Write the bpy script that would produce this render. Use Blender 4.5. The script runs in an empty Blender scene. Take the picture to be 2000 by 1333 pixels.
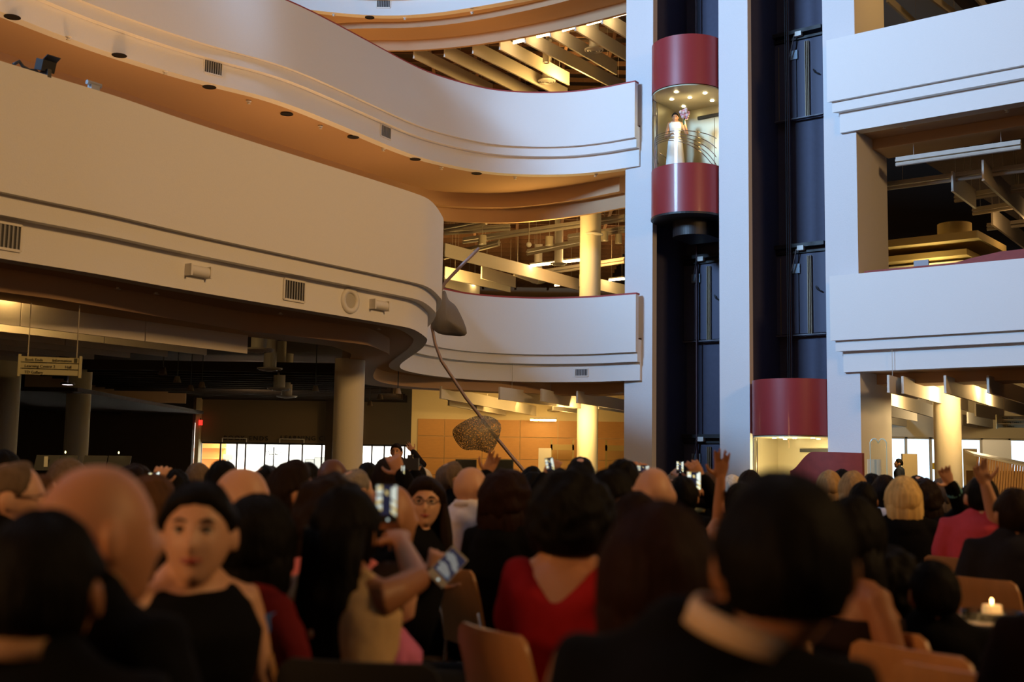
import bpy, bmesh, math, random
import numpy as np
from mathutils import Vector, Matrix
from mathutils.geometry import tessellate_polygon
random.seed(7); np.random.seed(7)
SC = bpy.context.scene
COL = SC.collection

# ------------------------------------------------------------------ camera
F = 2290.0; CZ = 1.35
_up = np.array([335., 21067., -F]); _up /= np.linalg.norm(_up)
_fw = np.array([0, 0, -1.]); _fy = _fw - _up * _fw.dot(_up); _fy /= np.linalg.norm(_fy)
_fx = np.cross(_fy, _up)
RW = np.stack([_fx, _fy, _up])
cam = bpy.data.cameras.new('camera'); camo = bpy.data.objects.new('camera', cam); COL.objects.link(camo)
M4 = Matrix.Identity(4)
for i in range(3):
    for j in range(3): M4[i][j] = RW[i][j]
M4[2][3] = CZ
camo.matrix_world = M4
cam.sensor_width = 36; cam.lens = F / 2000 * 36
cam.clip_end = 200; cam.clip_start = 0.1
cam.dof.use_dof = True; cam.dof.focus_distance = 27; cam.dof.aperture_fstop = 2.2
SC.camera = camo
SC.view_settings.view_transform = 'Standard'; SC.view_settings.look = 'None'
SC.view_settings.gamma = 1; SC.view_settings.use_curve_mapping = False
SC.view_settings.exposure = 0.0
SC.cycles.use_denoising = True
SC.cycles.max_bounces = 6; SC.cycles.diffuse_bounces = 4; SC.cycles.glossy_bounces = 3
SC.cycles.transmission_bounces = 5; SC.cycles.transparent_max_bounces = 12
SC.cycles.sample_clamp_indirect = 3.0
SC.cycles.caustics_reflective = False; SC.cycles.caustics_refractive = False

# world: pale daylight outside the glazing
w = bpy.data.worlds.new('world'); SC.world = w; w.use_nodes = True
w.node_tree.nodes['Background'].inputs[0].default_value = (0.62, 0.78, 1.0, 1)
w.node_tree.nodes['Background'].inputs[1].default_value = 3.2

def area(name, loc, target, sx, sy, power, color, spread=180):
    l = bpy.data.lights.new(name, 'AREA'); l.shape = 'RECTANGLE'; l.size = sx; l.size_y = sy
    l.energy = power; l.color = color; l.spread = math.radians(spread)
    o = bpy.data.objects.new(name, l); COL.objects.link(o); o.location = loc
    o.rotation_euler = (Vector(target) - Vector(loc)).to_track_quat('-Z', 'Y').to_euler()
    return o
def point(name, loc, power, color, r=0.15):
    l = bpy.data.lights.new(name, 'POINT'); l.energy = power; l.color = color; l.shadow_soft_size = r
    o = bpy.data.objects.new(name, l); COL.objects.link(o); o.location = loc
    return o
# clerestory daylight, high behind the camera on the left
area('clerestory_daylight', (-22.3, 5, 18), (5, 28, 12.5), 8, 5, 4300, (0.37, 0.63, 1.0), 80)
# skylight over the atrium
area('skylight', (3, 20, 19.6), (3, 20, 0), 10, 12, 70, (0.55, 0.72, 1.0))
# warm fill added for the left gallery, high right, outside the frame
area('hall_fill', (18, 2, 12.5), (-3, 17, 5), 4, 3, 1230, (1.0, 0.57, 0.22), 120)
# warm downlights under the gallery behind the guests on the left
area('gallery_downlights', (-6.5, -1.5, 3.3), (1.5, 6, 0.9), 2.2, 1.5, 145, (1.0, 0.48, 0.16), 140)
# unseen fill lights added behind the parapets; they warm the soffits above
for i_, (x_, y_, z_, pw_) in enumerate(((-11.0, 13.2, 5.3, 70), (-8.6, 17.6, 5.3, 70), (-6.9, 21.4, 5.3, 70), (-4.8, 25.6, 5.3, 60), (-3.4, 29.4, 5.3, 45), (-5.6, 34.6, 10.8, 62), (-1.6, 33.4, 10.8, 55))):
    area('soffit_fill', (x_, y_, z_), (x_ + .4, y_ - .2, z_ + 4), 1.2, 1.2, pw_, (1.0, 0.50, 0.16), 150)
WARM = (1.0, 0.62, 0.25); WARM2 = (1.0, 0.70, 0.30)

# ------------------------------------------------------------------ photo geometry helpers
def ray(px, py): return RW @ np.array([px - 1000., 666.5 - py, -F])
def PZ(px, py, z):
    d = ray(px, py); t = (z - CZ) / d[2]; return Vector((d[0] * t, d[1] * t, z))
def PY(px, py, y):
    d = ray(px, py); t = y / d[1]; return Vector((d[0] * t, y, CZ + d[2] * t))
U = np.array([.785, -.62]); U /= np.linalg.norm(U); N = np.array([-U[1], U[0]])
P0 = np.array([3.16, 29.8]) + .35 * N
def WL(s, off, z=0): p = P0 + U * s + N * off; return Vector((p[0], p[1], z))
def PW(px, py, off=0):
    d = ray(px, py); q = P0 + off * N; t = (q @ N) / (d[:2] @ N); P = d * t
    return float(P[:2] @ U - P0 @ U), float(P[2] + CZ)
WROT = math.atan2(U[1], U[0])

# ------------------------------------------------------------------ materials
MATS = {}
def mat(name, col, rough=0.6, metal=0.0, bump=0.0, scale=20., var=0.0, emit=None, es=1.0, trans=0.0, coat=0.0, alpha=1.0, stretch=None, spec=None):
    if name in MATS: return MATS[name]
    m = bpy.data.materials.new(name); m.use_nodes = True; nt = m.node_tree; b = nt.nodes['Principled BSDF']
    c = (col[0], col[1], col[2], 1)
    b.inputs['Base Color'].default_value = c; b.inputs['Roughness'].default_value = rough
    b.inputs['Metallic'].default_value = metal
    if spec is not None: b.inputs['Specular IOR Level'].default_value = spec
    if coat: b.inputs['Coat Weight'].default_value = coat; b.inputs['Coat Roughness'].default_value = 0.08
    if trans: b.inputs['Transmission Weight'].default_value = trans; b.inputs['IOR'].default_value = 1.45
    if alpha < 1: b.inputs['Alpha'].default_value = alpha
    if emit: b.inputs['Emission Color'].default_value = (*emit, 1); b.inputs['Emission Strength'].default_value = es
    if bump or var:
        tc = nt.nodes.new('ShaderNodeTexCoord'); mp = nt.nodes.new('ShaderNodeMapping')
        nt.links.new(tc.outputs['Object'], mp.inputs[0])
        if stretch: mp.inputs['Scale'].default_value = stretch
        n = nt.nodes.new('ShaderNodeTexNoise'); n.inputs['Scale'].default_value = scale; n.inputs['Detail'].default_value = 5
        nt.links.new(mp.outputs[0], n.inputs['Vector'])
        if bump:
            bp = nt.nodes.new('ShaderNodeBump'); bp.inputs['Strength'].default_value = bump; bp.inputs['Distance'].default_value = 0.01
            nt.links.new(n.outputs[0], bp.inputs['Height']); nt.links.new(bp.outputs[0], b.inputs['Normal'])
        if var:
            mx = nt.nodes.new('ShaderNodeMix'); mx.data_type = 'RGBA'
            mx.inputs[6].default_value = tuple(x * (1 - var) for x in col) + (1,)
            mx.inputs[7].default_value = tuple(min(1, x * (1 + var)) for x in col) + (1,)
            nt.links.new(n.outputs[0], mx.inputs[0]); nt.links.new(mx.outputs[2], b.inputs['Base Color'])
    MATS[name] = m; return m
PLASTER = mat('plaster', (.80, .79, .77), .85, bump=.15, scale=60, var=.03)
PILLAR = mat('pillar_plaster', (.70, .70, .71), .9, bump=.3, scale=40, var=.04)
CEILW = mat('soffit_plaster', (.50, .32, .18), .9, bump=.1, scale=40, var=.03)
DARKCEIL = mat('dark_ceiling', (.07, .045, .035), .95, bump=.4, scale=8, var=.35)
JOIST = mat('rust_joist', (.20, .10, .05), .8, bump=.3, scale=14, var=.3)
BOARD = mat('baffle_board', (.72, .66, .56), .8, bump=.1, scale=30, var=.04)
PIPE = mat('painted_conduit', (.50, .45, .38), .6, var=.1, scale=9)
REDRAIL = mat('red_rail', (.34, .045, .04), .7, var=.08, scale=12)
REDLAC = mat('red_lacquer', (.27, .022, .026), .42, var=.06, scale=6, coat=.15)
REDTOP = mat('red_laminate', (.26, .035, .025), .65, var=.3, scale=7)
SHAFT = mat('shaft_navy', (.060, .062, .105), .7, bump=.2, scale=10, var=.15)
BLACK = mat('black_metal', (.010, .010, .012), .5)
STEEL = mat('brushed_steel', (.50, .45, .33), .42, metal=.75, bump=.08, scale=60, stretch=(1, 1, .05))
CHROME = mat('chrome', (.75, .73, .70), .15, metal=1)
GLASS = mat('clear_glass', (1, 1, 1), .02, trans=1.0)
MATS.pop('clear_glass', None)
def thin_glass(name, tint=(1, 1, 1), gl=.08, op=0.0):
    m = bpy.data.materials.new(name); m.use_nodes = True; nt = m.node_tree; nt.nodes.clear()
    o = nt.nodes.new('ShaderNodeOutputMaterial'); t = nt.nodes.new('ShaderNodeBsdfTransparent'); g = nt.nodes.new('ShaderNodeBsdfGlossy')
    g.inputs['Roughness'].default_value = .03; t.inputs[0].default_value = (*tint, 1)
    fr = nt.nodes.new('ShaderNodeFresnel'); fr.inputs[0].default_value = 1.25
    mx = nt.nodes.new('ShaderNodeMixShader'); nt.links.new(fr.outputs[0], mx.inputs[0])
    nt.links.new(t.outputs[0], mx.inputs[1]); nt.links.new(g.outputs[0], mx.inputs[2])
    nt.links.new(mx.outputs[0], o.inputs[0]); return m
PANE = thin_glass('window_glass', (.93, .97, .95))
COLUMN = mat('column_plaster', (.74, .68, .52), .8, bump=.2, scale=50, var=.03)
WOODW = mat('wall_wood', (.55, .28, .09), .5, bump=.1, scale=5, var=.15, stretch=(1, 1, 6))
WOODC = mat('chair_plywood', (.42, .20, .07), .42, bump=.05, scale=4, var=.18, stretch=(8, 1, 1))
OLIVE = mat('olive_wall', (.20, .15, .09), .9, bump=.1, scale=20, var=.05)
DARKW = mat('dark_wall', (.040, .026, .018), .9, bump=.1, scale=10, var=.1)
FLOORM = mat('floor_tile', (.05, .032, .022), .6, bump=.1, scale=3, var=.2)
GRILLE = mat('grille_metal', (.30, .30, .30), .6)
WHITEP = mat('white_plastic', (.75, .72, .66), .5)
TUBE = mat('fluorescent_tube', (1, .9, .7), .5, emit=(1.0, .78, .42), es=9)
CREAMW = mat('cream_wall', (.72, .60, .38), .85, bump=.1, scale=20, var=.04)

# ------------------------------------------------------------------ mesh helpers
class MB:
    def __init__(s): s.v = []; s.f = []; s.m = []
    def add(s, v, f, mi=0):
        k = len(s.v); s.v += [tuple(p) for p in v]; s.f += [tuple(i + k for i in q) for q in f]; s.m += [mi] * len(f); return s
    def box(s, c, d, rot=None, mi=0):
        x, y, z = d[0] / 2, d[1] / 2, d[2] / 2
        v = [Vector(p) for p in ((-x, -y, -z), (x, -y, -z), (x, y, -z), (-x, y, -z), (-x, -y, z), (x, -y, z), (x, y, z), (-x, y, z))]
        if rot is not None: v = [rot @ p for p in v]
        c = Vector(c)
        return s.add([p + c for p in v], [(0, 3, 2, 1), (4, 5, 6, 7), (0, 1, 5, 4), (1, 2, 6, 5), (2, 3, 7, 6), (3, 0, 4, 7)], mi)
    def prism(s, pts, z0, z1, mi=0):
        n = len(pts)
        v = [(p[0], p[1], z0) for p in pts] + [(p[0], p[1], z1) for p in pts]
        tri = tessellate_polygon([[Vector((p[0], p[1], 0)) for p in pts]])
        f = [tuple(t) for t in tri] + [tuple(i + n for i in t) for t in tri]
        f += [(i, (i + 1) % n, (i + 1) % n + n, i + n) for i in range(n)]
        return s.add(v, f, mi)
    def tube(s, pts, r, n=8, cap=True, mi=0, flat=None):
        pts = [Vector(p) for p in pts]; rs = r if hasattr(r, '__len__') else [r] * len(pts)
        ref = Vector((0, 0, 1)) if abs((pts[-1] - pts[0]).normalized().z) < .9 else Vector((0, 1, 0))
        v = []; f = []
        for i, p in enumerate(pts):
            d = (pts[min(i + 1, len(pts) - 1)] - pts[max(i - 1, 0)]).normalized()
            a = d.cross(ref)
            if a.length < 1e-4: a = d.cross(Vector((1, 0, 0)))
            a.normalize(); b = a.cross(d)
            rr = rs[i]; ra, rb = rr if hasattr(rr, '__len__') else (rr, rr)
            for k in range(n):
                t = 2 * math.pi * k / n; v.append(p + a * math.cos(t) * ra + b * math.sin(t) * rb)
        for i in range(len(pts) - 1):
            for k in range(n): f.append((i * n + k, i * n + (k + 1) % n, (i + 1) * n + (k + 1) % n, (i + 1) * n + k))
        if cap: f.append(tuple(reversed(range(n)))); f.append(tuple(range((len(pts) - 1) * n, len(pts) * n)))
        return s.add(v, f, mi)
    def lathe(s, prof, c=(0, 0, 0), n=24, a0=0, a1=2 * math.pi, mi=0, sx=1, sy=1):
        c = Vector(c); full = abs(a1 - a0 - 2 * math.pi) < 1e-6; m = n if full else n + 1
        v = []; f = []
        for (r, z) in prof:
            for k in range(m):
                t = a0 + (a1 - a0) * k / n; v.append(c + Vector((r * math.cos(t) * sx, r * math.sin(t) * sy, z)))
        for i in range(len(prof) - 1):
            for k in range(n):
                k2 = (k + 1) % m; f.append((i * m + k, i * m + k2, (i + 1) * m + k2, (i + 1) * m + k))
        return s.add(v, f, mi)
    def ball(s, c, r, n=12, mi=0, rot=None):
        rx, ry, rz = r if hasattr(r, '__len__') else (r, r, r); c = Vector(c); v = []; f = []
        m = n // 2 + 1
        for i in range(1, m):
            ph = math.pi * i / m
            for k in range(n):
                t = 2 * math.pi * k / n; p = Vector((rx * math.sin(ph) * math.cos(t), ry * math.sin(ph) * math.sin(t), rz * math.cos(ph)))
                if rot is not None: p = rot @ p
                v.append(c + p)
        top = len(v); p = Vector((0, 0, rz)); q = Vector((0, 0, -rz))
        if rot is not None: p = rot @ p; q = rot @ q
        v += [c + p, c + q]
        for i in range(m - 2):
            for k in range(n): f.append((i * n + k, (i + 1) * n + k, (i + 1) * n + (k + 1) % n, i * n + (k + 1) % n))
        for k in range(n):
            f.append((top, k, (k + 1) % n)); f.append((top + 1, (m - 2) * n + (k + 1) % n, (m - 2) * n + k))
        return s.add(v, f, mi)
    def strip(s, path, prof, closed=True, mi=0):
        # path: list of (x,y) with inward normals, prof: list of (inset,z)
        nr = normals(path); n = len(prof); v = []; f = []
        for p, q in zip(path, nr):
            for (o, z) in prof: v.append((p[0] + q[0] * o, p[1] + q[1] * o, z))
        for i in range(len(path) - 1):
            for k in range(n if closed else n - 1):
                f.append((i * n + k, i * n + (k + 1) % n, (i + 1) * n + (k + 1) % n, (i + 1) * n + k))
        if closed: f.append(tuple(range(n))); f.append(tuple(reversed(range((len(path) - 1) * n, len(path) * n))))
        return s.add(v, f, mi)
    def mesh(s, name, mats, smooth=False, recalc=True, autosm=None):
        me = bpy.data.meshes.new(name); me.from_pydata([tuple(p) for p in s.v], [], s.f)
        for m in (mats if isinstance(mats, (list, tuple)) else [mats]): me.materials.append(m)
        me.polygons.foreach_set('material_index', s.m)
        if recalc:
            bm = bmesh.new(); bm.from_mesh(me); bmesh.ops.recalc_face_normals(bm, faces=bm.faces); bm.to_mesh(me); bm.free()
        if smooth: me.polygons.foreach_set('use_smooth', [True] * len(me.polygons))
        if autosm:
            me.polygons.foreach_set('use_smooth', [True] * len(me.polygons)); me.set_sharp_from_angle(angle=math.radians(autosm))
        me.update(); return me
def normals(path):
    P = np.array(path, float); d = np.gradient(P, axis=0); d /= np.linalg.norm(d, axis=1)[:, None]
    return np.stack([-d[:, 1], d[:, 0]], 1)   # left of travel
def smooth_path(pts, k=6):
    P = [np.array(p[:2], float) for p in pts]; P = [2 * P[0] - P[1]] + P + [2 * P[-1] - P[-2]]; out = []
    for i in range(1, len(P) - 2):
        a, b, c, d = P[i - 1:i + 3]
        for t in np.arange(k) / k:
            out.append(.5 * ((2 * b) + (-a + c) * t + (2 * a - 5 * b + 4 * c - d) * t * t + (-a + 3 * b - 3 * c + d) * t ** 3))
    out.append(P[-2]); return out
def lap(path, it=3):
    P = np.array(path, float)
    for _ in range(it): P[1:-1] = .5 * P[1:-1] + .25 * (P[:-2] + P[2:])
    return [tuple(p) for p in P]
def link(name, me, parent=None, loc=None, rot=None, **pr):
    o = bpy.data.objects.new(name, me); COL.objects.link(o)
    if parent is not None: o.parent = parent
    if loc is not None: o.location = loc
    if rot is not None: o.rotation_euler = rot
    for k, v in pr.items():
        if v: o[k] = v
    return o
def empty(name, loc=(0, 0, 0), rz=0, parent=None, **pr):
    o = bpy.data.objects.new(name, None); COL.objects.link(o); o.location = loc; o.rotation_euler = (0, 0, rz); o.empty_display_size = .1
    if parent is not None: o.parent = parent
    for k, v in pr.items():
        if v: o[k] = v
    return o
def ob(name, mb, m, parent=None, smooth=False, autosm=None, **pr):
    return link(name, mb.mesh(name, m, smooth, autosm=autosm), parent, **pr)
def struct(name, mb, m, **k): return ob(name, mb, m, kind='structure', **k)
def dup(root, loc=None, rz=None, **pr):
    r = root.copy(); COL.objects.link(r)
    if loc is not None: r.location = loc
    if rz is not None: r.rotation_euler = (0, 0, rz)
    for k, v in pr.items(): r[k] = v
    for ch in list(root.children):
        c = ch.copy(); COL.objects.link(c); c.parent = r
        for g in list(ch.children):
            d = g.copy(); COL.objects.link(d); d.parent = c
    return r

# ------------------------------------------------------------------ building shell
RL = {2: 5.85, 3: 11.5, 4: 17.15}; BL = {2: 3.65, 3: 9.27, 4: 14.92}; FL = {2: 4.75, 3: 10.4, 4: 16.05}
struct('floor', MB().box((2, 24, -.1), (60, 76, .2)), FLOORM)
struct('wall_left', MB().box((-24, 24, 10), (.4, 76, 20)), PLASTER)
struct('wall_behind', MB().box((2, -14, 10), (60, .4, 20)), PLASTER)
# roof with the skylight opening
rf = MB()
rf.box((-14.5, 24, 20.2), (27, 76, .3)); rf.box((20, 24, 20.2), (24, 76, .3)); rf.box((3.5, -2, 20.2), (9, 24, .3)); rf.box((3.5, 45, 20.2), (9, 34, .3))
rf.box((3.5, 19, 20.55), (11, 19, .1))
struct('ceiling', rf, PLASTER)

# --- level 2 gallery plan (traced on its rail height)
L2 = [(-11.5, 4.0), (-9.3, 7.6), (-7.6, 10.3)] + [tuple(PZ(x, y, RL[2])[:2]) for x, y in
      [(0, 119), (216, 184), (360, 234), (540, 292), (700, 342), (775, 366), (814, 379), (835, 388), (850, 401), (863, 421)]]
L2 += [(-1.30, 21.35), (-1.52, 22.9), (-1.95, 24.9), (-2.32, 26.8), (-2.30, 28.2), (-1.72, 29.6)]
L2 += [tuple(PZ(x, y, RL[2])[:2]) for x, y in [(936, 578), (1026, 583.6), (1092, 583.8), (1160, 581.4), (1206, 577.6), (1242, 575)]]
L2 = lap(smooth_path(L2, 6), 4)
L3 = [(-13.0, 13.0), (-11.0, 16.9)] + [(-9.1, 19.8), (-8.05, 21.6), (-6.5, 23.5)] + [tuple(PZ(x, y, RL[3])[:2]) for x, y in
      [(560, 0), (700, 71), (800, 125), (860, 150), (940, 172), (1000, 180), (1060, 182), (1120, 180), (1180, 172), (1214, 165), (1240, 160)]]
L3 = lap(smooth_path(L3, 6), 4)
L4 = [(-17, 24), (-13, 29.0), (-9.5, 31.9)] + [tuple(PZ(x, y, BL[4])[:2]) for x, y in [(540, 0), (600, 12), (700, 22.5), (780, 24), (850, 18.5), (900, 11), (970, -1)]] + [(.6, 32.2), (1.9, 31.2), (3.0, 30.2), (3.3, 29.9)]
L4 = lap(smooth_path(L4, 6), 4)
def fascia(name, path, R):
    prof = [(0, R), (0, R - 1.49), (.10, R - 1.49), (.10, R - 1.73), (.25, R - 1.73), (.25, R - 2.2), (.5, R - 2.2), (.5, R - 1.15), (.16, R - 1.15), (.16, R)]
    return struct(name, MB().strip(path, prof), PLASTER, autosm=30)
fascia('trim_1', L2, RL[2]); fascia('trim_2', L3, RL[3]); fascia('trim_3', L4, 17.12)
def fill(name, A, B, z0, z1, m):
    mb = MB(); n = min(len(A), len(B))
    # resample both to equal count
    def rs(P, k):
        P = np.array(P, float); s = np.r_[0, np.cumsum(np.linalg.norm(np.diff(P, axis=0), axis=1))]
        t = np.linspace(0, s[-1], k); return np.stack([np.interp(t, s, P[:, 0]), np.interp(t, s, P[:, 1])], 1)
    mb.prism([tuple(p) for p in A] + [tuple(p) for p in reversed(list(B))], z0, z1)
    return struct(name, mb, m)
def inset(path, d):
    nr = normals(path); return [(p[0] + q[0] * d, p[1] + q[1] * d) for p, q in zip(path, nr)]
# soffits and their inner bulkhead rings
K2 = [(-12.6, 4.8), (-10.0, 8.6), (-7.6, 11.9)] + [tuple(PZ(x, y, 3.40)[:2]) for x, y in
      [(0, 567), (142, 587), (450, 640), (550, 651.5), (700, 669.5), (728, 675.5), (746, 683)]] + [(-2.25, 21.6), (-2.75, 24.0)] + \
     [tuple(PZ(x, y, 3.40)[:2]) for x, y in [(728.6, 733), (736, 742), (760, 749), (820, 756), (975, 764), (1131, 770), (1217, 767)]]
K2 = lap(smooth_path(K2, 6), 3)
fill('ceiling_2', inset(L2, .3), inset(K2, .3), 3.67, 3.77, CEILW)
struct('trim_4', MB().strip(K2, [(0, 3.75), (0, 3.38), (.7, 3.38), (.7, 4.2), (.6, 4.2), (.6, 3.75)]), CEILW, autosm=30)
K3 = [(-14.5, 14.5), (-12.4, 18.4)] + [tuple(PZ(x, y, 9.27)[:2]) for x, y in
      [(0, 106), (216, 177), (360, 226), (540, 284), (700, 335), (775, 357), (820, 371), (880, 379.5), (970, 382.5), (1030, 379.5), (1120, 367.5), (1210, 349.5)]]
K3 = lap(smooth_path(K3, 6), 2)
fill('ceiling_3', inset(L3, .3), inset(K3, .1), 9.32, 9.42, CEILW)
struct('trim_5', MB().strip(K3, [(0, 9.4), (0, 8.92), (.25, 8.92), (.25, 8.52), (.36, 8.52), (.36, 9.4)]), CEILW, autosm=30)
K4 = [(-18, 27), (-13.6, 32.5), (-9, 35.4), (-6.8, 36.1)] + [tuple(PZ(x, y, 14.75)[:2]) for x, y in [(715, 78), (820, 76.5), (940, 64.5), (1090, 36), (1223, 1.5)]]
K4 = lap(smooth_path(K4, 6), 2)
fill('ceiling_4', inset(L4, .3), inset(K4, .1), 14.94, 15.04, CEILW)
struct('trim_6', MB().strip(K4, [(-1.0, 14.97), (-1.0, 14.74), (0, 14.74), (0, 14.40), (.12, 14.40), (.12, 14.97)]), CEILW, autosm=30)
# red cap rails
for nm, P, R, a, b in (('red_cap_rail', L2, RL[2], int(len(L2) * .72), len(L2)), ('red_cap_rail', L3, RL[3], 0, len(L3))):
    o = ob(nm, MB().strip(P[a:b], [(.03, R), (.03, R + .05), (.22, R + .05), (.22, R)]), REDRAIL, autosm=40)
    o['label'] = ('red cap rail along the curved middle gallery parapet beside the elevators' if R < 8 else 'red cap rail edging the long upper gallery parapet at left')
    o['category'] = 'handrail'; o['kind'] = 'thing'
# floor slabs of the galleries (behind the parapets)
def slab(name, path, z, back):
    mb = MB(); mb.prism([tuple(p) for p in inset(path, .3)] + back, z - .25, z); return struct(name, mb, DARKCEIL)
# plenum undersides: dark exposed ceiling above each open storey
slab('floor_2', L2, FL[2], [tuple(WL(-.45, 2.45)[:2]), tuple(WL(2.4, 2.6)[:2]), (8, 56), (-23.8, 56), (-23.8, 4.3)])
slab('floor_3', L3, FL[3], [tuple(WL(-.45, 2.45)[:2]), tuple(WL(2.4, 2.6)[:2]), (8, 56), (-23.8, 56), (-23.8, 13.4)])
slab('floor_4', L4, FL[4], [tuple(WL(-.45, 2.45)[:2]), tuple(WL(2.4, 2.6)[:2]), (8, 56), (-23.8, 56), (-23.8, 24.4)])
# back walls
struct('wall_back', MB().box((-6, 58, 10), (38, .4, 20)), mat('back_wall_tan', (.42, .26, .13), .9, var=.08, scale=3))

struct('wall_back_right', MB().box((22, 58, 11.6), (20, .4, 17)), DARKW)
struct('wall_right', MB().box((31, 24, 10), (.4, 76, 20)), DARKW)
# --- elevator wall pillars
def wbox(mb, s0, s1, o0, o1, z0, z1, mi=0):
    a, b, c, d = WL(s0, o0), WL(s1, o0), WL(s1, o1), WL(s0, o1); return mb.prism([a, b, c, d], z0, z1, mi)
for nm, s0, s1, dp in (('pillar_left', -.56, .28, .21), ('pillar_middle', 2.21, 3.02, .19), ('pillar_right', 4.98, 5.77, 1.9)):
    o = struct('wall_' + nm, wbox(MB(), s0, s1, 0, dp, 0, 20), PILLAR)
# shafts: dark boxes behind the fins
sh = MB()
for s0, s1 in ((.28, 2.21), (3.02, 4.98)):
    a, b = s0 - .25, s1 + (.25 if s1 < 3 else -.0)
    wbox(sh, a - .1, a, .22, 2.3, 0, 20); wbox(sh, b, b + .1, .22, 2.3, 0, 20)
    wbox(sh, a - .1, b + .1, 2.2, 2.32, 0, 20)
struct('wall_elevator_shaft', sh, SHAFT)
# closing wall behind left pillar so galleries end at it
struct('wall_pillar_return', wbox(MB(), -.56, .0, .21, 2.3, 0, 20), PILLAR)

# --- right galleries (straight, parallel to the elevator wall)
def wfascia(name, R):
    s0, s1 = PW(1620, 542, -.35)[0], 16.0
    prof = [(-.35, R), (-.35, R - 1.49), (-.25, R - 1.49), (-.25, R - 1.73), (-.10, R - 1.73), (-.10, R - 2.2), (.0, R - 2.2), (.25, R - 2.2), (.25, R - 1.2), (-.19, R - 1.2), (-.19, R)]
    v = []; n = len(prof)
    def ss(o): return s0 + (o + .35) * .8
    for e in (0, 1):
        for (o, z) in prof: v.append(WL(ss(min(o, -.1)) if e == 0 else s1, o, z))
    f = [(k, (k + 1) % n, (k + 1) % n + n, k + n) for k in range(n)] + [tuple(range(n)), tuple(reversed(range(n, 2 * n)))]
    return struct(name, MB().add(v, f), PLASTER)
wfascia('trim_7', RL[2]); wfascia('trim_8', 11.45)
for i, (z, f) in enumerate(((BL[2], FL[2]), (BL[3], FL[3]))):
    mb = MB(); wbox(mb, 5.77, 16, .0, 1.0, z + .02, z + .12); wbox(mb, 5.77, 16, 1.0, 1.9, z - .22, z + .12); wbox(mb, 5.77, 16, 1.9, 2.0, z - .22, z + .5)
    struct('ceiling_%d' % (5 + i), mb, CEILW)
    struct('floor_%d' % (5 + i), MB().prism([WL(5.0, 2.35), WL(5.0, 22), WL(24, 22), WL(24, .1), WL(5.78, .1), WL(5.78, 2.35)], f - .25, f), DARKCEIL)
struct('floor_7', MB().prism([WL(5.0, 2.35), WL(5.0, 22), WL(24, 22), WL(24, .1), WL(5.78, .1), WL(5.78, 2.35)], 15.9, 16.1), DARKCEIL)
# stub pillar soffit: warm wall above right pillar top handled by its depth
# dark partition between left galleries and shaft rear
struct('wall_core', wbox(MB(), -.56, 5.3, 2.32, 2.5, 0, 20), DARKW)

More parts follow.
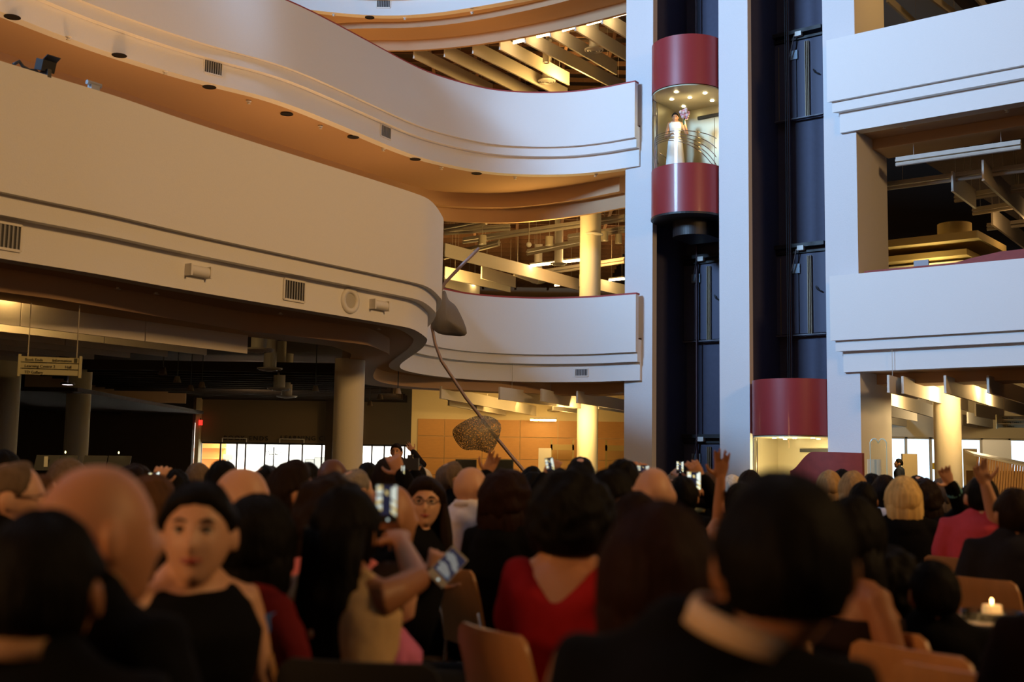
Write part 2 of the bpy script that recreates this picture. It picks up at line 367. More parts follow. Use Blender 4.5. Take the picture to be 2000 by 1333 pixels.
# ================================================================== elevators
def dshape(R, off0, back, n=28, s=0):
    # D-shaped plan: half circle bulging to the hall, straight sides to the back
    pts = []
    for k in range(n + 1):
        t = math.pi * k / n
        pts.append(WL(s - R * math.cos(t), off0 - R * math.sin(t)))
    pts.append(WL(s + R, back)); pts.append(WL(s - R, back)); return [(p.x, p.y) for p in pts]
def elevator(s, z0, z1, z2, z3, label, floor_z):
    t = empty('glass_elevator', WL(s, .6, z0), 0, label=label, category='elevator')
    inv = Matrix.Translation(-Vector(t.location))
    def part(name, mb, m, **k):
        mb.v = [tuple(Vector(p) - Vector(t.location)) for p in mb.v]; return ob(name, mb, m, t, **k)
    R = .93
    part('lower_drum', MB().prism(dshape(R, .15, 1.27, s=s), z0, z1), REDLAC, autosm=40)
    part('upper_drum', MB().prism(dshape(R, .15, 1.27, s=s), z2, z3), REDLAC, autosm=40)
    part('drum_rim', MB().prism(dshape(R + .012, .15, 1.27, s=s), z0 - .05, z0 + .0), BLACK)
    if z1 - z0 > .5:
        part('underframe', MB().prism(dshape(R * .55, .4, 1.2, s=s), z0 - .45, z0 - .05), BLACK)
    # interior cladding
    sw = MB(); wbox(sw, s - R, s - R + .03, .15, 1.27, z1, z2); part('side_wall', sw, STEEL)
    sw = MB(); wbox(sw, s + R - .03, s + R, .15, 1.27, z1, z2); part('side_wall', sw, STEEL)
    bw = MB(); wbox(bw, s - R + .03, s + R - .03, 1.24, 1.27, z1, z2); part('back_wall', bw, STEEL)
    dr = MB(); wbox(dr, s - .25, s + .18, 1.22, 1.24, z1, z1 + (z2 - z1) * .82); part('door_leaf', dr, STEEL)
    dr = MB(); wbox(dr, s + .20, s + .62, 1.22, 1.24, z1, z1 + (z2 - z1) * .82); part('door_leaf', dr, STEEL)
    hd = MB(); wbox(hd, s - .3, s + .86, 1.18, 1.24, z1 + (z2 - z1) * .83, z1 + (z2 - z1) * .87); part('door_header', hd, BLACK)
    part('cab_ceiling', MB().prism(dshape(R - .03, .15, 1.24, s=s), z2 - .04, z2 - .01), mat('cab_ceiling_panel', (.62, .56, .42), .4))
    # curved glass
    g = MB(); pts = dshape(R - .005, .15, 1.27, s=s)[:-2]
    v = [(p[0], p[1], z) for z in (z1, z2) for p in pts]; n = len(pts)
    g.add(v, [(i, i + 1, i + 1 + n, i + n) for i in range(n - 1)]); part('curved_glass', g, PANE, smooth=True)
    for a in (0, 1):
        p = dshape(R, .15, 1.27, s=s)[0 if a == 0 else 28]
        part('glass_post', MB().box((p[0], p[1], (z1 + z2) / 2), (.03, .03, z2 - z1)), CHROME)
    # lamps
    for (ds, do) in ((-.45, .1), (.0, .25), (-.05, -.35), (.5, .15), (.35, .8), (-.5, .8)):
        p = WL(s + ds, do, z2 - .045)
        part('ceiling_lamp', MB().lathe([(0, -.012), (.045, -.012), (.05, 0), (0, 0)], p, 14), mat('cab_lamp', (1, .9, .6), .4, emit=(1, .85, .5), es=30))
    point('cab_light', WL(s, .1, z2 - .7), 26 if z0 > 1 else 110, (1.0, .76, .36), .12)
    # fan of curved handrails inside the glass
    if z1 - z0 > .5:
        for k in range(5):
            pts = []
            for j in range(25):
                a = math.radians(-86 + 172 * j / 24)
                q = max(0, (a + .55 - k * .06)) ; ql = max(0, -.75 - a)
                z = z1 + .87 - k * .055 - (.035 + k * .052) * q * q - ql * ql * (1.0 + .4 * k)
                pts.append(WL(s + (R - .08) * math.sin(a), .15 - (R - .08) * math.cos(a), max(z, z1 + .02)))
            part('handrail', MB().tube(pts, .011, 6), CHROME, smooth=True)
        for k in range(3):
            a0 = WL(s - R + .09, .15 + .3 * k, z1 + .62 - .18 * k); a1 = WL(s - R + .09, 1.1, z1 + .45 - .2 * k)
            part('handrail', MB().tube([a0, a1], .011, 6), CHROME, smooth=True)
    return t
elevator(1.24, 7.76, 8.99, 11.02, 12.31, 'open red and glass elevator cab halfway up its shaft with a woman in white inside', 8.99)
elevator(4.05, .02, .10, 2.21, 3.51, 'red and glass elevator cab standing at ground level behind the red counter', .1)

# landing doors and their gear inside the shafts
def landing(s0, z, label, dx=0.0):
    t = empty('landing_door', WL(s0, 2.08, z), WROT, label=label, category='elevator door')
    W_ = 1.75
    dm = mat('landing_door_navy', (.065, .068, .115), .6, bump=.1, scale=6)
    ob('header_beam', MB().box((0, -.06, 2.28), (W_, .22, .10)), BLACK, t)
    ob('header_track', MB().box((0, -.02, 2.12), (W_, .10, .06)), BLACK, t)
    ob('door_leaf', MB().box((-.25, 0, 1.05), (.75, .05, 2.05)), dm, t)
    ob('door_leaf', MB().box((.50, .02, 1.05), (.72, .05, 2.05)), dm, t)
    ob('sill', MB().box((0, -.03, -.02), (W_, .14, .03)), mat('sill_grey', (.12, .12, .15), .5), t)
    ob('drive_motor', MB().box((.26, -.14, 2.2), (.17, .12, .12)), WHITEP, t)
    ob('link_arm', MB().tube([(.16, -.2, 2.18), (.09, -.2, 1.86), (.02, -.2, 1.62)], .016, 6), CHROME, t)
    ob('link_plate', MB().box((.05, -.05, 1.70), (.26, .03, .24)), mat('galvanised', (.30, .38, .45), .4, metal=.3), t)
    for i in range(3):
        ob('guide_channel', MB().box((.40 + .045 * i, -.06, 1.0), (.018, .05, 2.0)), mat('brass_channel', (.30, .22, .12), .5), t)
    ob('latch', MB().tube([(.62, -.07, 1.2), (.68, -.09, 1.1), (.78, -.07, 1.05)], .02, 6), BLACK, t)
    ob('edge_strip', MB().box((-.35, -.05, 1.0), (.012, .02, 2.0)), mat('brass_channel', (.3, .2, .1)), t)
    return t
lc = {0: 'ground', 1: 'middle gallery', 2: 'upper gallery'}
for k, z in ((0, .0), (1, 4.85), (2, 10.5)):
    landing(PW(1385, 560, 2.05)[0] - .44, z, 'dark landing door with chrome link arm at %s level inside the left elevator shaft' % lc[k])
    if k: landing(3.24, z, 'dark landing door with chrome link arm at %s level inside the right elevator shaft' % lc[k])
for s, lb in ((3.55, 'thin dark hoist ropes hanging down the middle of the right elevator shaft'), (1.0, 'thin dark hoist ropes hanging in the left elevator shaft above the cab')):
    mb = MB()
    z0 = 3.6 if s > 3 else 12.5
    for d in (0, .05, .10): mb.tube([WL(s + d, 1.0, z0), WL(s + d, 1.0, 19.9)], .009, 5)
    ob('hoist_rope', mb, BLACK, label=lb, category='cable')
for s, lb in ((3.2, 'slim steel guide rail up the left side of the right elevator shaft'), (.48, 'slim steel guide rail up the left side of the left elevator shaft')):
    ob('guide_rail', wbox(MB(), s, s + .03, 1.9, 1.98, 0, 20), mat('rail_steel', (.10, .05, .06), .5), label=lb, category='rail')

# ================================================================== things on the parapets
def hit(path, px, py, ins=0.0):
    d = ray(px, py)[:2]; P = np.array(inset(path, ins) if ins else path, float)
    best = None
    for i in range(len(P) - 1):
        a, b = P[i], P[i + 1]; A = np.array([d, -(b - a)]).T
        if abs(np.linalg.det(A)) < 1e-9: continue
        t, q = np.linalg.solve(A, a)
        if t > 0 and -.01 <= q <= 1.01 and (best is None or t < best[0]): best = (t, a, b)
    t, a, b = best; p = d * t; r = ray(px, py); tg = (b - a) / np.linalg.norm(b - a)
    return Vector((p[0], p[1], CZ + r[2] * t)), math.atan2(tg[1], tg[0])
def grille(path, px, py, label, w=.42, h=.30):
    p, a = hit(path, px, py, .25); t = empty('air_grille', p, a, label=label, category='vent', group='air grilles in the parapets')
    ob('frame', MB().box((0, -.01, h / 2), (w, .03, .03)).box((0, -.01, -h / 2), (w, .03, .03)).box((-w / 2, -.01, 0), (.03, .03, h)).box((w / 2, -.01, 0), (.03, .03, h)), WHITEP, t)
    ob('backing', MB().box((0, -.004, 0), (w - .02, .006, h - .02)), BLACK, t)
    for k in range(7): ob('slat', MB().box((-w / 2 + w * (k + 1) / 8, -.014, 0), (.022, .012, h - .03)), GRILLE, t)
grille(L2, 7, 461, 'grey air grille on the lower parapet at the left edge of the photo')
grille(L2, 574, 568, 'grey air grille on the lower parapet left of the round speaker')
grille(L2, 1136, 728, 'small grey air grille on the far parapet near the left elevator pillar', .36, .2)
grille(L3, 416, 132, 'grey air grille on the upper parapet toward the left')
grille(L3, 753, 258, 'grey air grille on the upper parapet near its curve')
grille(L4, 749, 6, 'grey air grille on the topmost parapet')
def walllight(px, py, label):
    p, a = hit(L2, px, py, .25); t = empty('wall_light', p, a, label=label, category='lamp', group='strobe lights on the lower parapet')
    ob('housing', MB().tube([(-.16, -.06, 0), (.16, -.06, 0)], [(.06, .075)] * 2, 12), WHITEP, t, smooth=False, autosm=40)
    ob('end_cap', MB().box((-.17, -.06, 0), (.03, .13, .16)), WHITEP, t); ob('end_cap', MB().box((.17, -.06, 0), (.03, .13, .16)), WHITEP, t)
    ob('mounting_plate', MB().box((0, -.005, 0), (.30, .01, .12)), WHITEP, t)
walllight(382, 531, 'white cylindrical wall light on the lower parapet left of the grille')
walllight(736, 597, 'white cylindrical wall light on the lower parapet right of the round speaker')
p, a = hit(L2, 683, 588, .25); t = empty('wall_speaker', p, a, label='round cream speaker set in the lower parapet', category='speaker')
rx = Matrix.Rotation(math.pi / 2, 4, 'X')
def lathe_y(prof, n=28):
    mb = MB().lathe(prof, (0, 0, 0), n); mb.v = [tuple(rx @ Vector(v)) for v in mb.v]; return mb
ob('rim', lathe_y([(.12, .0), (.12, .03), (.2, .03), (.205, 0)]), WHITEP, t, smooth=True)
ob('mesh_cover', lathe_y([(0, .02), (.12, .015), (.12, 0)]), mat('speaker_mesh', (.5, .47, .40), .7, bump=.6, scale=200), t)
# projector and cable on the lower parapet's top edge
def onrail(path, px, py, z):
    p, a = hit(path, px, py, .1); return Vector((p.x, p.y, z)), a
p, a = onrail(L2, 88, 140, RL[2]); t = empty('spotlight', p, a, label='black box spotlight clamped on the top edge of the lower parapet', category='spotlight')
ob('housing', MB().box((0, 0, .14), (.17, .16, .13), Matrix.Rotation(.3, 3, 'X')), BLACK, t); ob('clamp', MB().box((0, 0, .03), (.05, .2, .1)), BLACK, t)
ob('barn_door', MB().box((0, -.13, .2), (.17, .1, .01), Matrix.Rotation(-.4, 3, 'X')), BLACK, t)
p, a = onrail(L2, 45, 131, RL[2]); t = empty('power_cable', p, a, label='looped black cable lying on the lower parapet top left of the spotlight', category='cable')
ob('cord', MB().tube([(-.12, 0, .04), (-.05, 0, .10), (.0, 0, .05), (.08, 0, .03), (.16, .0, .05), (.22, .02, .02)], .02, 6), BLACK, t, smooth=True)
p, a = onrail(L2, 183, 173, RL[2]); t = empty('camera_mount', p, a, label='small grey mounting bracket on the parapet top right of the spotlight', category='bracket')
ob('arm', MB().box((0, 0, .04), (.12, .08, .08)), GRILLE, t); ob('head', MB().tube([(-.1, 0, .1), (.1, 0, .1)], .03, 8), GRILLE, t)

# recessed downlights and sprinklers in the soffits
def downlight(px, py, z, label, r=.13):
    p = PZ(px, py, z); t = empty('downlight', p, label=label, category='downlight', group='recessed downlights')
    ob('trim_ring', MB().lathe([(r, 0), (r, -.008), (r + .015, -.008), (r + .015, 0)], n=20), BLACK, t)
    ob('baffle', MB().lathe([(0, -.003), (r, -.003)], n=20), BLACK, t)
names = ['leftmost', 'second', 'third', 'fourth', 'fifth', 'sixth', 'seventh']
for (x, y), nm in zip([(24, 33), (233, 108), (409, 170), (560, 223), (690, 268), (811, 311), (931, 339)], names):
    downlight(x, y, 9.30, 'dark recessed downlight in the upper gallery soffit, %s along the curve from the left' % nm)
downlight(722, 34, 14.80, 'dark recessed downlight in the topmost soffit near the top edge of the photo')
sp0 = MB().lathe([(.06, 0), (.055, -.012), (.02, -.02), (.02, -.05), (.045, -.055), (0, -.06)], n=12).mesh('sprinkler_head', WHITEP, True)
i = 0
wsp = ['upper gallery', 'topmost', 'lower gallery', 'right gallery']
for x, y, z, k in [(134, 72, 9.3, 0), (323, 140, 9.3, 0), (486, 198, 9.3, 0), (626, 247, 9.3, 0), (749, 291, 9.3, 0), (862, 327, 9.3, 0), (1006, 346, 9.3, 0), (1163, 341, 9.3, 0),
                   (586, 17, 14.8, 1), (652, 28, 14.8, 1), (791, 35, 14.8, 1), (922, 24, 14.8, 1), (230, 557, 3.7, 2), (305, 567, 3.7, 2), (548, 607, 3.7, 2), (740, 638, 3.7, 2), (1766, 246, 9.27, 3), (1967, 214, 9.27, 3)]:
    cnt = cnt if 'cnt' in globals() else {}; cnt[k] = cnt.get(k, 0) + 1; o = link('sprinkler_head', sp0, None, PZ(x, y, z)); o['label'] = 'tiny sprinkler head in the %s soffit, %s from the left' % (wsp[k], ['first', 'second', 'third', 'fourth', 'fifth', 'sixth', 'seventh', 'eighth'][cnt[k] - 1]); o['category'] = 'sprinkler'; o['group'] = 'sprinkler heads in the %s soffit' % wsp[k]

def top(z): return (4.5 if z < 4.4 else 10.15 if z < 10.1 else 15.8) - z
# ================================================================== hung ceilings: baffles, tubes, pipes, cans, diffusers
def board(px1, py1, px2, py2, z, h, label, grp, ext=1.0, th=.05, m=None):
    a = PZ(px1, py1, z); b = PZ(px2, py2, z); b = a + (b - a) * ext; c = (a + b) / 2; L = (b - a).length; r = math.atan2(b.y - a.y, b.x - a.x)
    t = empty('ceiling_baffle', (c.x, c.y, z), r, label=label, category='baffle', group=grp)
    ob('panel', MB().box((0, 0, h / 2), (L, th, h)), m or BOARD, t)
    ob('bottom_trim', MB().box((0, 0, -.012), (L, th + .015, .025)), m or BOARD, t)
    for s in (-.35, .35): ob('hanger', MB().tube([(L * s, 0, h), (L * s, 0, top(z))], .006, 5), PIPE, t)
def tube_light(px1, py1, px2, py2, z, label, grp, m=None, r=.035, lit=True):
    a = PZ(px1, py1, z); b = PZ(px2, py2, z); c = (a + b) / 2; L = (b - a).length; rz = math.atan2(b.y - a.y, b.x - a.x)
    t = empty('strip_light' if lit else 'unlit_strip_light', c, rz, label=label, category='strip light', group=grp)
    ob('housing', MB().box((0, 0, r + .04), (L, .12, .05)), PIPE, t)
    for q in (-.35, .35): ob('hanger', MB().tube([(L * q, 0, r), (L * q, 0, top(z))], .006, 5), PIPE, t)
    if not lit: ob('housing_rib', MB().box((0, .0, r + .1), (L, .05, .05)), PIPE, t)
    ob('lamp_tube', MB().tube([(-L / 2, 0, 0), (L / 2, 0, 0)], r, 8), (m or TUBE) if lit else PIPE, t)
Bz = [(808, 112.5, 928, 171, 1.3), (868, 109.5, 1012, 181, 1.3), (923.5, 103, 1079.5, 181, 1.2), (976, 95.4, 1111, 165.6, 1), (1025.5, 82.5, 1192, 168.6, 1.3), (1074.4, 70.5, 1204, 145, 1), (1123.6, 58.5, 1223.5, 117.6, 1.5), (1176, 45, 1223.5, 73, 4)]
for i, (a, b, c, d, e) in enumerate(Bz):
    board(a, b, c, d, 14.3, .42, 'cream hanging baffle above the upper gallery, %s from the left' % ['leftmost', 'second', 'third', 'fourth', 'fifth', 'sixth', 'seventh', 'last'][i], 'baffles above the upper gallery', e)
for i, (a, b, c, d) in enumerate([(1003, 84, 1025, 79), (1049, 72, 1073, 67), (1099, 60, 1122, 54), (1147, 48, 1174, 41), (1198, 33, 1223, 26)]):
    tube_light(a, b, c, d, 14.55, 'glowing strip light between the upper gallery baffles, %s from the left' % ['first', 'second', 'third', 'fourth', 'fifth'][i], 'lit strips above the upper gallery', mat('tube_upper', (1, .9, .7), .5, emit=(1, .68, .30), es=55))
L2b = [(868, 500, 1033, 541, 1), (1033, 541, 1129, 566, 1), (1132, 558, 1220, 577, 1.3), (868, 543, 996, 570, 1), (940, 543, 1006, 561, 1), (868, 560, 925, 575, 1.2), (1004, 538, 1050, 554, 1.)]
for i, (a, b, c, d, e) in enumerate(L2b):
    board(a, b, c, d, 8.2, .42, 'cream hanging baffle above the middle gallery, %s' % ['longest, at the left by the curved parapet', 'right of the longest one', 'beside the elevator pillar', 'low at the left below the longest', 'short, in the middle', 'lowest at the left', 'short, behind the longest'][i], 'baffles above the middle gallery', e)
TB = mat('tube_middle', (1, .9, .7), .5, emit=(1, .66, .26), es=55)
for i, (a, b, c, d) in enumerate([(1036, 520, 1163, 505), (1190, 548, 1219, 545), (913, 558, 931, 554), (1084, 558, 1099, 556)]):
    tube_light(a, b, c, d, 8.6, 'glowing strip light above the middle gallery, %s' % ['the long one left of the column', 'beside the elevator pillar', 'at the far left', 'short one left of the column base'][i], 'lit strips above the middle gallery', TB)
j = 0
for (a, b, c, d, z) in [(868, 452, 950, 437, 9.0), (905, 474, 1220, 430, 9.0), (868, 505, 975, 478, 8.9), (868, 457, 996, 448, 9.2), (1030, 497, 1146, 475, 8.8), (1060, 536, 1220, 512, 8.7), (1110, 468, 1220, 452, 9.0)]:
    tube_light(a, b, c, d, z, 'unlit strip above the middle gallery, %s of seven from the top left' % ['first', 'second', 'third', 'fourth', 'fifth', 'sixth', 'seventh'][j], 'unlit strips above the middle gallery', lit=False, r=.05); j += 1
# exposed joists and ducts: real geometry too small to single out
def joists(name, x0, x1, y0, y1, z, step, m, clip=None):
    mb = MB(); y = y0
    while y < y1:
        mb.box(((x0 + x1) / 2, y, z), (x1 - x0, .06, .16)); y += step
    x = x0
    while x < x1:
        mb.box((x, (y0 + y1) / 2, z - .14), (.10, y1 - y0, .08)); x += step * 1.7
    o = ob(name, mb, m); o['kind'] = 'stuff'; o['label'] = 'rust-brown exposed joists under the floor slab'; o['category'] = 'joists'; return o
o = joists('ceiling_joists', -6, 4.4, 34.5, 55, 15.55, .9, JOIST); o['label'] = 'rust-brown exposed joists above the upper gallery'
o = joists('ceiling_joists', -6, 4.4, 35, 55, 9.95, .9, JOIST); o['label'] = 'rust-brown exposed joists above the middle gallery'
# cans, diffusers
def can(px, py, z, label, grp, r=.11, h=.30):
    p = PZ(px, py, z); t = empty('pendant_light', p, label=label, category='pendant lamp', group=grp)
    ob('shade', MB().lathe([(r * .8, 0.02), (r, 0), (r, h), (0, h)], n=18), mat('can_cream', (.62, .55, .40), .6), t, autosm=40)
    ob('stem', MB().tube([(0, 0, h), (0, 0, top(z))], .012, 6), PIPE, t)
    ob('bulb', MB().ball((0, 0, .05), (r * .6, r * .6, .03), 10), mat('dim_bulb', (.8, .7, .5), .5, emit=(1, .7, .3), es=1.5), t)
for i, (x, y, r) in enumerate([(942, 478, .13), (1073, 480, .13), (1180, 471, .13), (1208, 476, .11)]):
    can(x, y, 8.6, 'cream cylindrical pendant lamp above the middle gallery, %s from the left' % ['first', 'second', 'third', 'fourth'][i], 'pendant cans above the middle gallery', r)
can(1066.5, 123, 14.4, 'cream cylindrical pendant lamp between the upper gallery baffles', None)
def diffuser(px, py, z, label, grp, r=.28, m=None):
    p = PZ(px, py, z); t = empty('air_diffuser', p, label=label, category='vent', group=grp)
    m = m or WHITEP
    for k, q in enumerate((1, .72, .45)):
        ob('cone_ring', MB().lathe([(r * q, 0 - k * .012), (r * q - .05, -.03 - k * .012), (r * q - .055, -.02 - k * .012), (r * q, .02 - k * .012)], n=24), m, t, smooth=True)
    ob('duct', MB().lathe([(r * .5, -.01), (r * .5, top(z))], n=18), m, t, smooth=True)
for i, (x, y, r) in enumerate([(1160, 98, .30), (1068, 159, .30)]): diffuser(x, y, 14.35, 'round ceiling diffuser in the upper gallery ceiling, %s' % ['the right one', 'the left one'][i], 'round diffusers up high', r)
for i, (x, y) in enumerate([(1159, 459), (1091, 516), (1051, 551)]): diffuser(x, y, 8.45, 'round ceiling diffuser above the middle gallery, %s' % ['upper one at the right', 'one beside the long lit strip', 'lower one beside the baffles'][i], 'round diffusers above the middle gallery', .30)
for i, (x, y) in enumerate([(505, 684), (527, 721), (545, 760), (560, 775)]): diffuser(x, y, 3.28, 'round ceiling diffuser in the dim ground-floor ceiling, %s' % ['nearest', 'second', 'third', 'farthest'][i], 'round diffusers over the ground floor', .26 if i < 2 else .3)
for i, (x, y) in enumerate([(869, 808), (1152, 789), (1085, 803), (783, 808)]): diffuser(x, y, 3.3, 'round ceiling diffuser over the lit lobby, %s' % ['at the left above the wood wall', 'beside the bright column', 'left of the bright column', 'at the dark left end'][i], 'round diffusers over the lobby', .28)
p = PZ(1033, 478, 8.6); t = empty('security_dome', p, label='small dome camera hanging above the middle gallery', category='camera')
ob('dome', MB().ball((0, 0, 0), .09, 12), WHITEP, t, smooth=True); ob('stem', MB().tube([(0, 0, .05), (0, 0, top(8.6))], .015, 6), PIPE, t)
# ground-floor ceiling baffles, left, seen below the bulging gallery
dB = np.array([.555, .832])
for i in range(9):
    a = PZ(0, 600 + 0, 3.12); base = np.array([-6.06, 13.72]) + np.array([-.832, .555]) * (1.1 + i * .82)
    s0, s1 = -3.0, 5.0 - i * .1
    c = base + dB * (s0 + s1) / 2; t = empty('ceiling_baffle', (c[0], c[1], 3.12), math.atan2(dB[1], dB[0]), label='long hanging baffle under the left gallery, %s row back from the atrium' % ['first', 'second', 'third', 'fourth', 'fifth', 'sixth', 'seventh', 'eighth', 'ninth'][i], category='baffle', group='long baffles under the left gallery')
    n = 4; seg = (s1 - s0) / n
    for q in (-.4, .4): ob('hanger', MB().tube([((s1 - s0) * q, 0, .2), ((s1 - s0) * q, 0, 1.38)], .006, 5), PIPE, t)
    for k in range(n): ob('panel', MB().box((-(s1 - s0) / 2 + seg * (k + .5), 0, .14), (seg - .015, .05, .34)), BOARD, t)
for i, (a, b, c, d) in enumerate([(975, 778.6, 1123, 797), (1057, 782, 1164, 803), (1127, 785.6, 1220, 801), (860, 777, 1050, 812), (876, 791, 1055, 826), (930, 800, 1052, 822), (1080, 800, 1126, 806), (1168, 798, 1220, 806)]):
    board(a, b, c, d, 3.15, .30, 'cream hanging baffle over the lit lobby, %s of eight from the front' % ['first', 'second', 'third', 'fourth', 'fifth', 'sixth', 'seventh', 'eighth'][i], 'baffles over the lit lobby')
for i, (a, b, c, d) in enumerate([(1763, 767, 1889, 801), (1846, 766, 2000, 811), (1733, 789, 1822, 815), (1733, 812, 1790, 822), (1735, 840, 1770, 848), (1781, 844, 1813, 850), (1895, 842, 1951, 850), (1930, 766, 2010, 790), (1880, 830, 1960, 845), (1735, 765, 1790, 778), (1740, 828, 1800, 838), (1890, 826, 1990, 846), (1905, 812, 1960, 822), (1960, 836, 2010, 845)]):
    board(a, b, c, d, 3.15, .36, 'cream hanging baffle over the entrance lobby at right, %s of the row' % ['first', 'second', 'third', 'fourth', 'fifth', 'sixth', 'seventh', 'eighth', 'ninth', 'tenth', 'eleventh', 'twelfth', 'thirteenth', 'fourteenth'][i], 'baffles over the entrance lobby')
for i, (a, b, c, d, e) in enumerate([(1920, 351, 2000, 424, 1.6), (1860, 372, 1905, 406, 1), (1938, 438, 2000, 484, 1.5)]):
    board(a, b, c, d, 8.3, .48, 'pale hanging baffle in the dark right gallery, %s' % ['the long upper one', 'the short one', 'the lower one'][i], 'baffles in the right gallery', e)
for i, (a, b, c, d) in enumerate([(1750, 322, 1994, 288), (1724, 370, 2004, 333), (1865, 393, 2004, 371), (1900, 418, 2004, 402), (1928, 448, 2004, 440)]):
    tube_light(a, b, c, d, 8.62, 'unlit strip light hanging in the dark right gallery, %s from the top' % ['first', 'second', 'third', 'fourth', 'fifth'][i], 'unlit strips in the right gallery', lit=False, r=.05)
for i, (a, b, c, d) in enumerate([(1733, 2, 1775, 40), (1810, -8, 1850, 22), (1890, -20, 1915, 8)]):
    board(a, b, c, d, 14.2, .2, 'brown hanging baffle above the topmost right parapet, %s from the left' % ['first', 'second', 'third'][i], 'baffles at the top right', 1.6)
# tray canopy in the right gallery
t = empty('tray_canopy', PZ(1912, 462, 7.6), WROT, label='two-tier lit tray canopy in the right gallery', category='canopy')
CANM = mat('canopy_yellow', (.62, .48, .20), .8)
ob('upper_tray', MB().box((-2.6, 1.2, .05), (5.2, 2.6, .20)), CANM, t); ob('lower_tray', MB().box((-2.9, 1.5, -.32), (5.0, 2.5, .16)), CANM, t)
ob('drum_collar', MB().lathe([(.45, .1), (.45, .55), (0, .55)], (-1.0, 1.2, .1), 24), CANM, t, autosm=40)
ob('lit_soffit', MB().box((-2.9, 1.6, -.5), (4.6, 2.0, .04)), mat('canopy_soffit', (.75, .7, .55), .8), t)
point('canopy_lamp', PZ(1800, 520, 6.6) + Vector((1, 2, 0)), 60, (1, .75, .35), .3)
# red curved cap of the right gallery desk
t = ob('gallery_desk_screen', MB().add([(*WL(s_, o_)[:2], z_) for s_, zt_ in ((7.3, 5.95), (7.7, 5.98), (8.2, 6.08), (8.8, 6.16), (10, 6.18), (14, 6.2)) for o_, z_ in ((.32, FL[2]), (.32, zt_), (.38, zt_), (.38, FL[2]))], [(4 * i_ + k_, 4 * i_ + (k_ + 1) % 4, 4 * i_ + 4 + (k_ + 1) % 4, 4 * i_ + 4 + k_) for i_ in range(5) for k_ in range(4)] + [(0, 1, 2, 3), (23, 22, 21, 20)]), REDTOP, label='long red screen rising behind the right gallery parapet', category='screen')
t = ob('gallery_rail', wbox(MB(), 5.85, 14, .14, .2, 5.7, 5.98), REDTOP, label='thin red rail along the right gallery parapet', category='handrail')
p = WL(6.8, 1.2, FL[2]); t = empty('office_chair', p, WROT, label='grey chair back peeking over the right gallery parapet', category='chair')
cg = mat('grey_plastic', (.32, .34, .38), .6)
ob('backrest', MB().box((0, 0, 1.30), (.34, .05, .50)), cg, t); ob('seat', MB().box((0, .25, .75), (.42, .42, .06)), cg, t); ob('pedestal', MB().tube([(0, .25, 0.02), (0, .25, .72)], .03, 8), CHROME, t); ob('base', MB().lathe([(0, 0), (.25, 0), (.25, .03), (0, .06)], (0, .25, 0), 16), CHROME, t)

# ================================================================== columns
def column(px, y, r, z0, z1, label, grp=None):
    p = PY(px, 900, y); t = empty('round_column', (p.x, y, z0), label=label, category='column', group=grp)
    ob('shaft', MB().lathe([(r, 0), (r, z1 - z0)], n=40), COLUMN, t, smooth=True)
    ob('base_ring', MB().lathe([(r + .02, 0), (r + .02, .12), (r, .13)], n=40), BLACK, t)
column(678, 22.6, .29, 0, 3.40, 'thick round beige column carrying the bulging left gallery')
column(147, 30, .30, 0, 4.5, 'dim round column in the dark at the left under the gallery')
column(4, 27, .30, 0, 4.5, 'dim round column at the left edge of the photo')
column(1147, 34.6, .31, 0, 4.5, 'bright cream round column in the ground-floor lobby left of the elevators')
column(1149.5, 35.2, .32, 4.75, 10.1, 'bright cream round column on the middle gallery')
column(1852, 29.5, .33, 0, 4.5, 'bright round column in the entrance lobby at right')

# ================================================================== ground floor, left: shop front, wood wall
YS = 42.0
def X(px, y): return PY(px, 900, y).x
def Zp(px, py, y): return PY(px, py, y).z
zg = 2.12
struct('wall_shop', MB().box(((X(390, YS) + X(640, YS)) / 2, YS, (zg + 4.6) / 2), (X(640, YS) - X(390, YS), .3, 4.6 - zg))
       .box(((X(640, YS) + X(814, YS)) / 2, YS, (zg + 4.6) / 2), (X(814, YS) - X(640, YS), .3, 4.6 - zg)), OLIVE)
struct('wall_shop_pier', MB().box((X(645, YS), YS - .2, 2.3), (.26, .6, 4.6)), DARKW)
struct('wall_shop_jamb', MB().box((X(389, YS), YS - .2, 2.3), (.14, .5, 4.6)), CREAMW)
struct('wall_dark_left', MB().box((X(190, 41) - 1.2, 41.2, 2.3), (X(387, 41) - X(0, 41) + 2, .3, 4.6)), DARKW)
struct('wall_fin', MB().box((X(322, 38) - 2, 38, 3.9), (5.0, .12, 1.2), Matrix.Rotation(.2, 3, 'Z')), CEILW)
# shop window: panes between mullions
fr = mat('window_frame_dark', (.03, .025, .02), .5)
def window(n, xs, y, z0, z1, thick, m=fr):
    t = empty('window_%d' % n, ((xs[0] + xs[-1]) / 2, y, z0)); t['kind'] = 'structure'
    cx = (xs[0] + xs[-1]) / 2
    for x in xs: ob('mullion', MB().box((x - cx, 0, (z1 - z0) / 2), (thick, .08, z1 - z0)), m, t)
    for a, b in zip(xs[:-1], xs[1:]): ob('pane', MB().box(((a + b) / 2 - cx, 0, (z1 - z0) / 2), (b - a - thick, .01, z1 - z0)), PANE, t)
    ob('rail', MB().box((0, 0, z1 - z0 - .03), (xs[-1] - xs[0], .08, .06)), m, t); return t
window(1, [X(p, YS) for p in (392, 430, 462, 479, 517, 564, 590, 628, 638)], YS, 0, zg, .05)
window(2, [X(p, YS) for p in (652, 707, 726, 750, 790, 812)], YS, 0, zg, .05)
